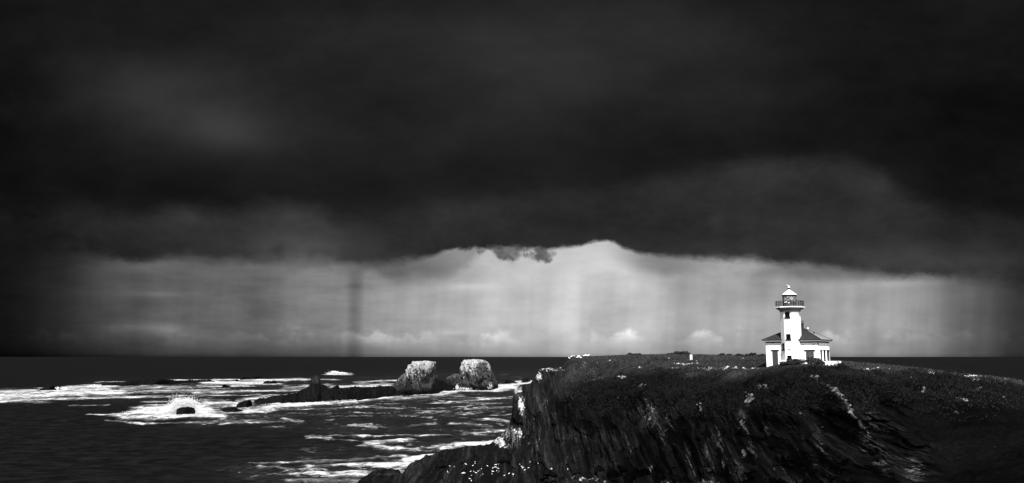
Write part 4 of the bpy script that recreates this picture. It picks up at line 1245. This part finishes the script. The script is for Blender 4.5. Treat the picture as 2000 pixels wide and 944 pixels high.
def grass():
    PX, T = LD['PX'], LD['T']
    m = ((T < 4.3) & (PX > 1112) & (LD['Z'] > 5)).astype(float) * (0.25 + np.clip(fbm(LD['X'] * .15, LD['Y'] * .15, LD['Z'] * 0, 3, 77) + .4, 0, 1))
    m *= np.where((np.hypot((LD['X'] - LH[0]) / 6.5, (LD['Y'] - LH[1] - 2) / 5.5) < 1), 0, 1)
    idx, r = scatter_idx(m, 60000, 4)
    P = np.stack([LD['X'].flat[idx], LD['Y'].flat[idx], LD['Z'].flat[idx]], 1)
    P[:, :2] += r.normal(0, .15, (len(P), 2))
    n = len(P); a = r.uniform(0, 2 * PI, n); h = r.uniform(.08, .30, n); w = r.uniform(.05, .14, n)
    lean = r.normal(0, .12, (n, 2))
    dx, dy = np.cos(a) * w, np.sin(a) * w
    v0 = P + np.stack([-dx, -dy, -.05 + 0 * a], 1); v1 = P + np.stack([dx, dy, -.05 + 0 * a], 1)
    v2 = P + np.stack([lean[:, 0], lean[:, 1], h], 1)
    co = np.stack([v0, v1, v2], 1).reshape(-1, 3); fa = np.arange(n * 3).reshape(-1, 3)
    me = raw_mesh('grass', co, fa, smooth=False)
    tag(link('grass', me, M['grass']), 'coarse wind-cropped grass covering the headland plateau', 'grass', kind='stuff')


def stones():
    PX, PY, T = LD['PX'], LD['PY'], LD['T']
    m = np.clip(LD['pale'] - .35, 0, 1) * (PX > 1100) * (PY < 800) + 0.0015 * (T < 4) * (PX > 1130)
    idx, r = scatter_idx(m, 480, 9)
    co, fa = [], []
    for i in idx:
        p = Vector((LD['X'].flat[i], LD['Y'].flat[i], LD['Z'].flat[i])); s = r.uniform(.06, .26)
        b = len(co)
        for v in [(1, 0, 0), (-1, 0, 0), (0, 1, 0), (0, -1, 0), (.1, 0, .8), (0, 0, -.6)]:
            co.append((p.x + s * (v[0] + r.normal(0, .2)) * 1.3, p.y + s * (v[1] + r.normal(0, .2)), p.z + s * v[2]))
        for f in [(0, 2, 4), (2, 1, 4), (1, 3, 4), (3, 0, 4), (2, 0, 5), (1, 2, 5), (3, 1, 5), (0, 3, 5)]: fa.append([b + q for q in f])
    me = raw_mesh('scattered_stones', np.array(co), np.array(fa), smooth=False)
    tag(link('scattered_stones', me, M['palestone']), 'pale loose stones scattered over the headland top', 'stones', kind='stuff')


def undergrowth():
    PX, T = LD['PX'], LD['T']
    dens = fbm(LD['X'] * .35, LD['Y'] * .35, LD['Z'] * .35, 4, 301, .6)
    m = (T > 2.0) * (T < 4.7) * (PX > 1125) * np.clip(dens + .10, 0, .5) * np.clip((4.7 - T + dens * 1.2) / 1.2, 0, 1) * (1 - np.clip((PX - 1700) / 250, 0, .8))
    m = m * (LD['pale'] < .35) * (np.hypot(LD['X'] - LH[0], LD['Y'] - LH[1] - 2) > 11)
    idx, r = scatter_idx(m, 90000, 14)
    P = np.stack([LD['X'].flat[idx], LD['Y'].flat[idx], LD['Z'].flat[idx]], 1)
    d = np.clip(dens.flat[idx] + .12, 0, .5)
    n = len(P)
    P += r.normal(0, .14, (n, 3)); P[:, 2] += r.uniform(0, 1, n) ** .7 * d * 2.2 + .02
    P[:, 1] -= r.uniform(0, 1, n) * d * .9
    u = r.normal(size=(n, 3)); u /= np.linalg.norm(u, axis=1)[:, None]
    w = np.cross(u, r.normal(size=(n, 3))); w /= np.linalg.norm(w, axis=1)[:, None]
    s = .13 * r.uniform(.5, 1.4, n)[:, None]
    co = np.stack([P - u * s, P + w * s * .5, P + u * s, P - w * s * .5], 1).reshape(-1, 3)
    tag(link('undergrowth', raw_mesh('undergrowth', co, np.arange(n * 4).reshape(-1, 4), smooth=False), M['leaf']),
        'dense dark scrub hanging over the upper cliff of the headland', 'undergrowth', kind='stuff')


def fallen_blocks():
    r = random.Random(21); k = 0
    spots = [(1128, 925), (1150, 934), (1172, 920), (1195, 931), (1218, 921), (1240, 934), (1262, 926), (1100, 936), (1075, 929), (1290, 936), (905, 905), (935, 893), (1040, 912), (985, 905), (860, 915), (1330, 938)]
    for i, (u, v) in enumerate(spots):
        p = on_land(u, v); s_ = r.uniform(.9, 1.9)
        bm = bmesh.new(); bmesh.ops.create_icosphere(bm, subdivisions=4, radius=1)
        for q in bm.verts:
            d = q.co.copy()
            for n_ in range(11):                                   # cut into flat faces
                rr = random.Random(i * 31 + n_); nn = Vector((rr.gauss(0, 1), rr.gauss(0, 1), rr.gauss(0, .7))).normalized(); t = rr.uniform(.22, .6)
                e = q.co.dot(nn) - t
                if e > 0: q.co -= nn * e
            q.co = Vector((q.co.x * s_ * 1.3, q.co.y * s_, q.co.z * s_ * .85))
        me = bpy.data.meshes.new('fallen_rock'); bm.to_mesh(me); bm.free()
        me.attributes.new('bare', 'FLOAT', 'POINT')
        o = link('fallen_rock', me, M['reef']); o.location = p + Vector((0, 0, s_ * .15)); o.rotation_euler = (r.uniform(-.4, .4), r.uniform(-.4, .4), r.uniform(0, 6))
        tag(o, 'dark angular rock fallen among others on the shelf at the foot of the cliff', 'rock', 'fallen rocks at the cliff foot')


grass()
stones()
undergrowth()
fallen_blocks()

# ------------------------------------------------------------------ render settings
sc.render.engine = 'CYCLES'
sc.cycles.max_bounces = 4
sc.cycles.transparent_max_bounces = 8
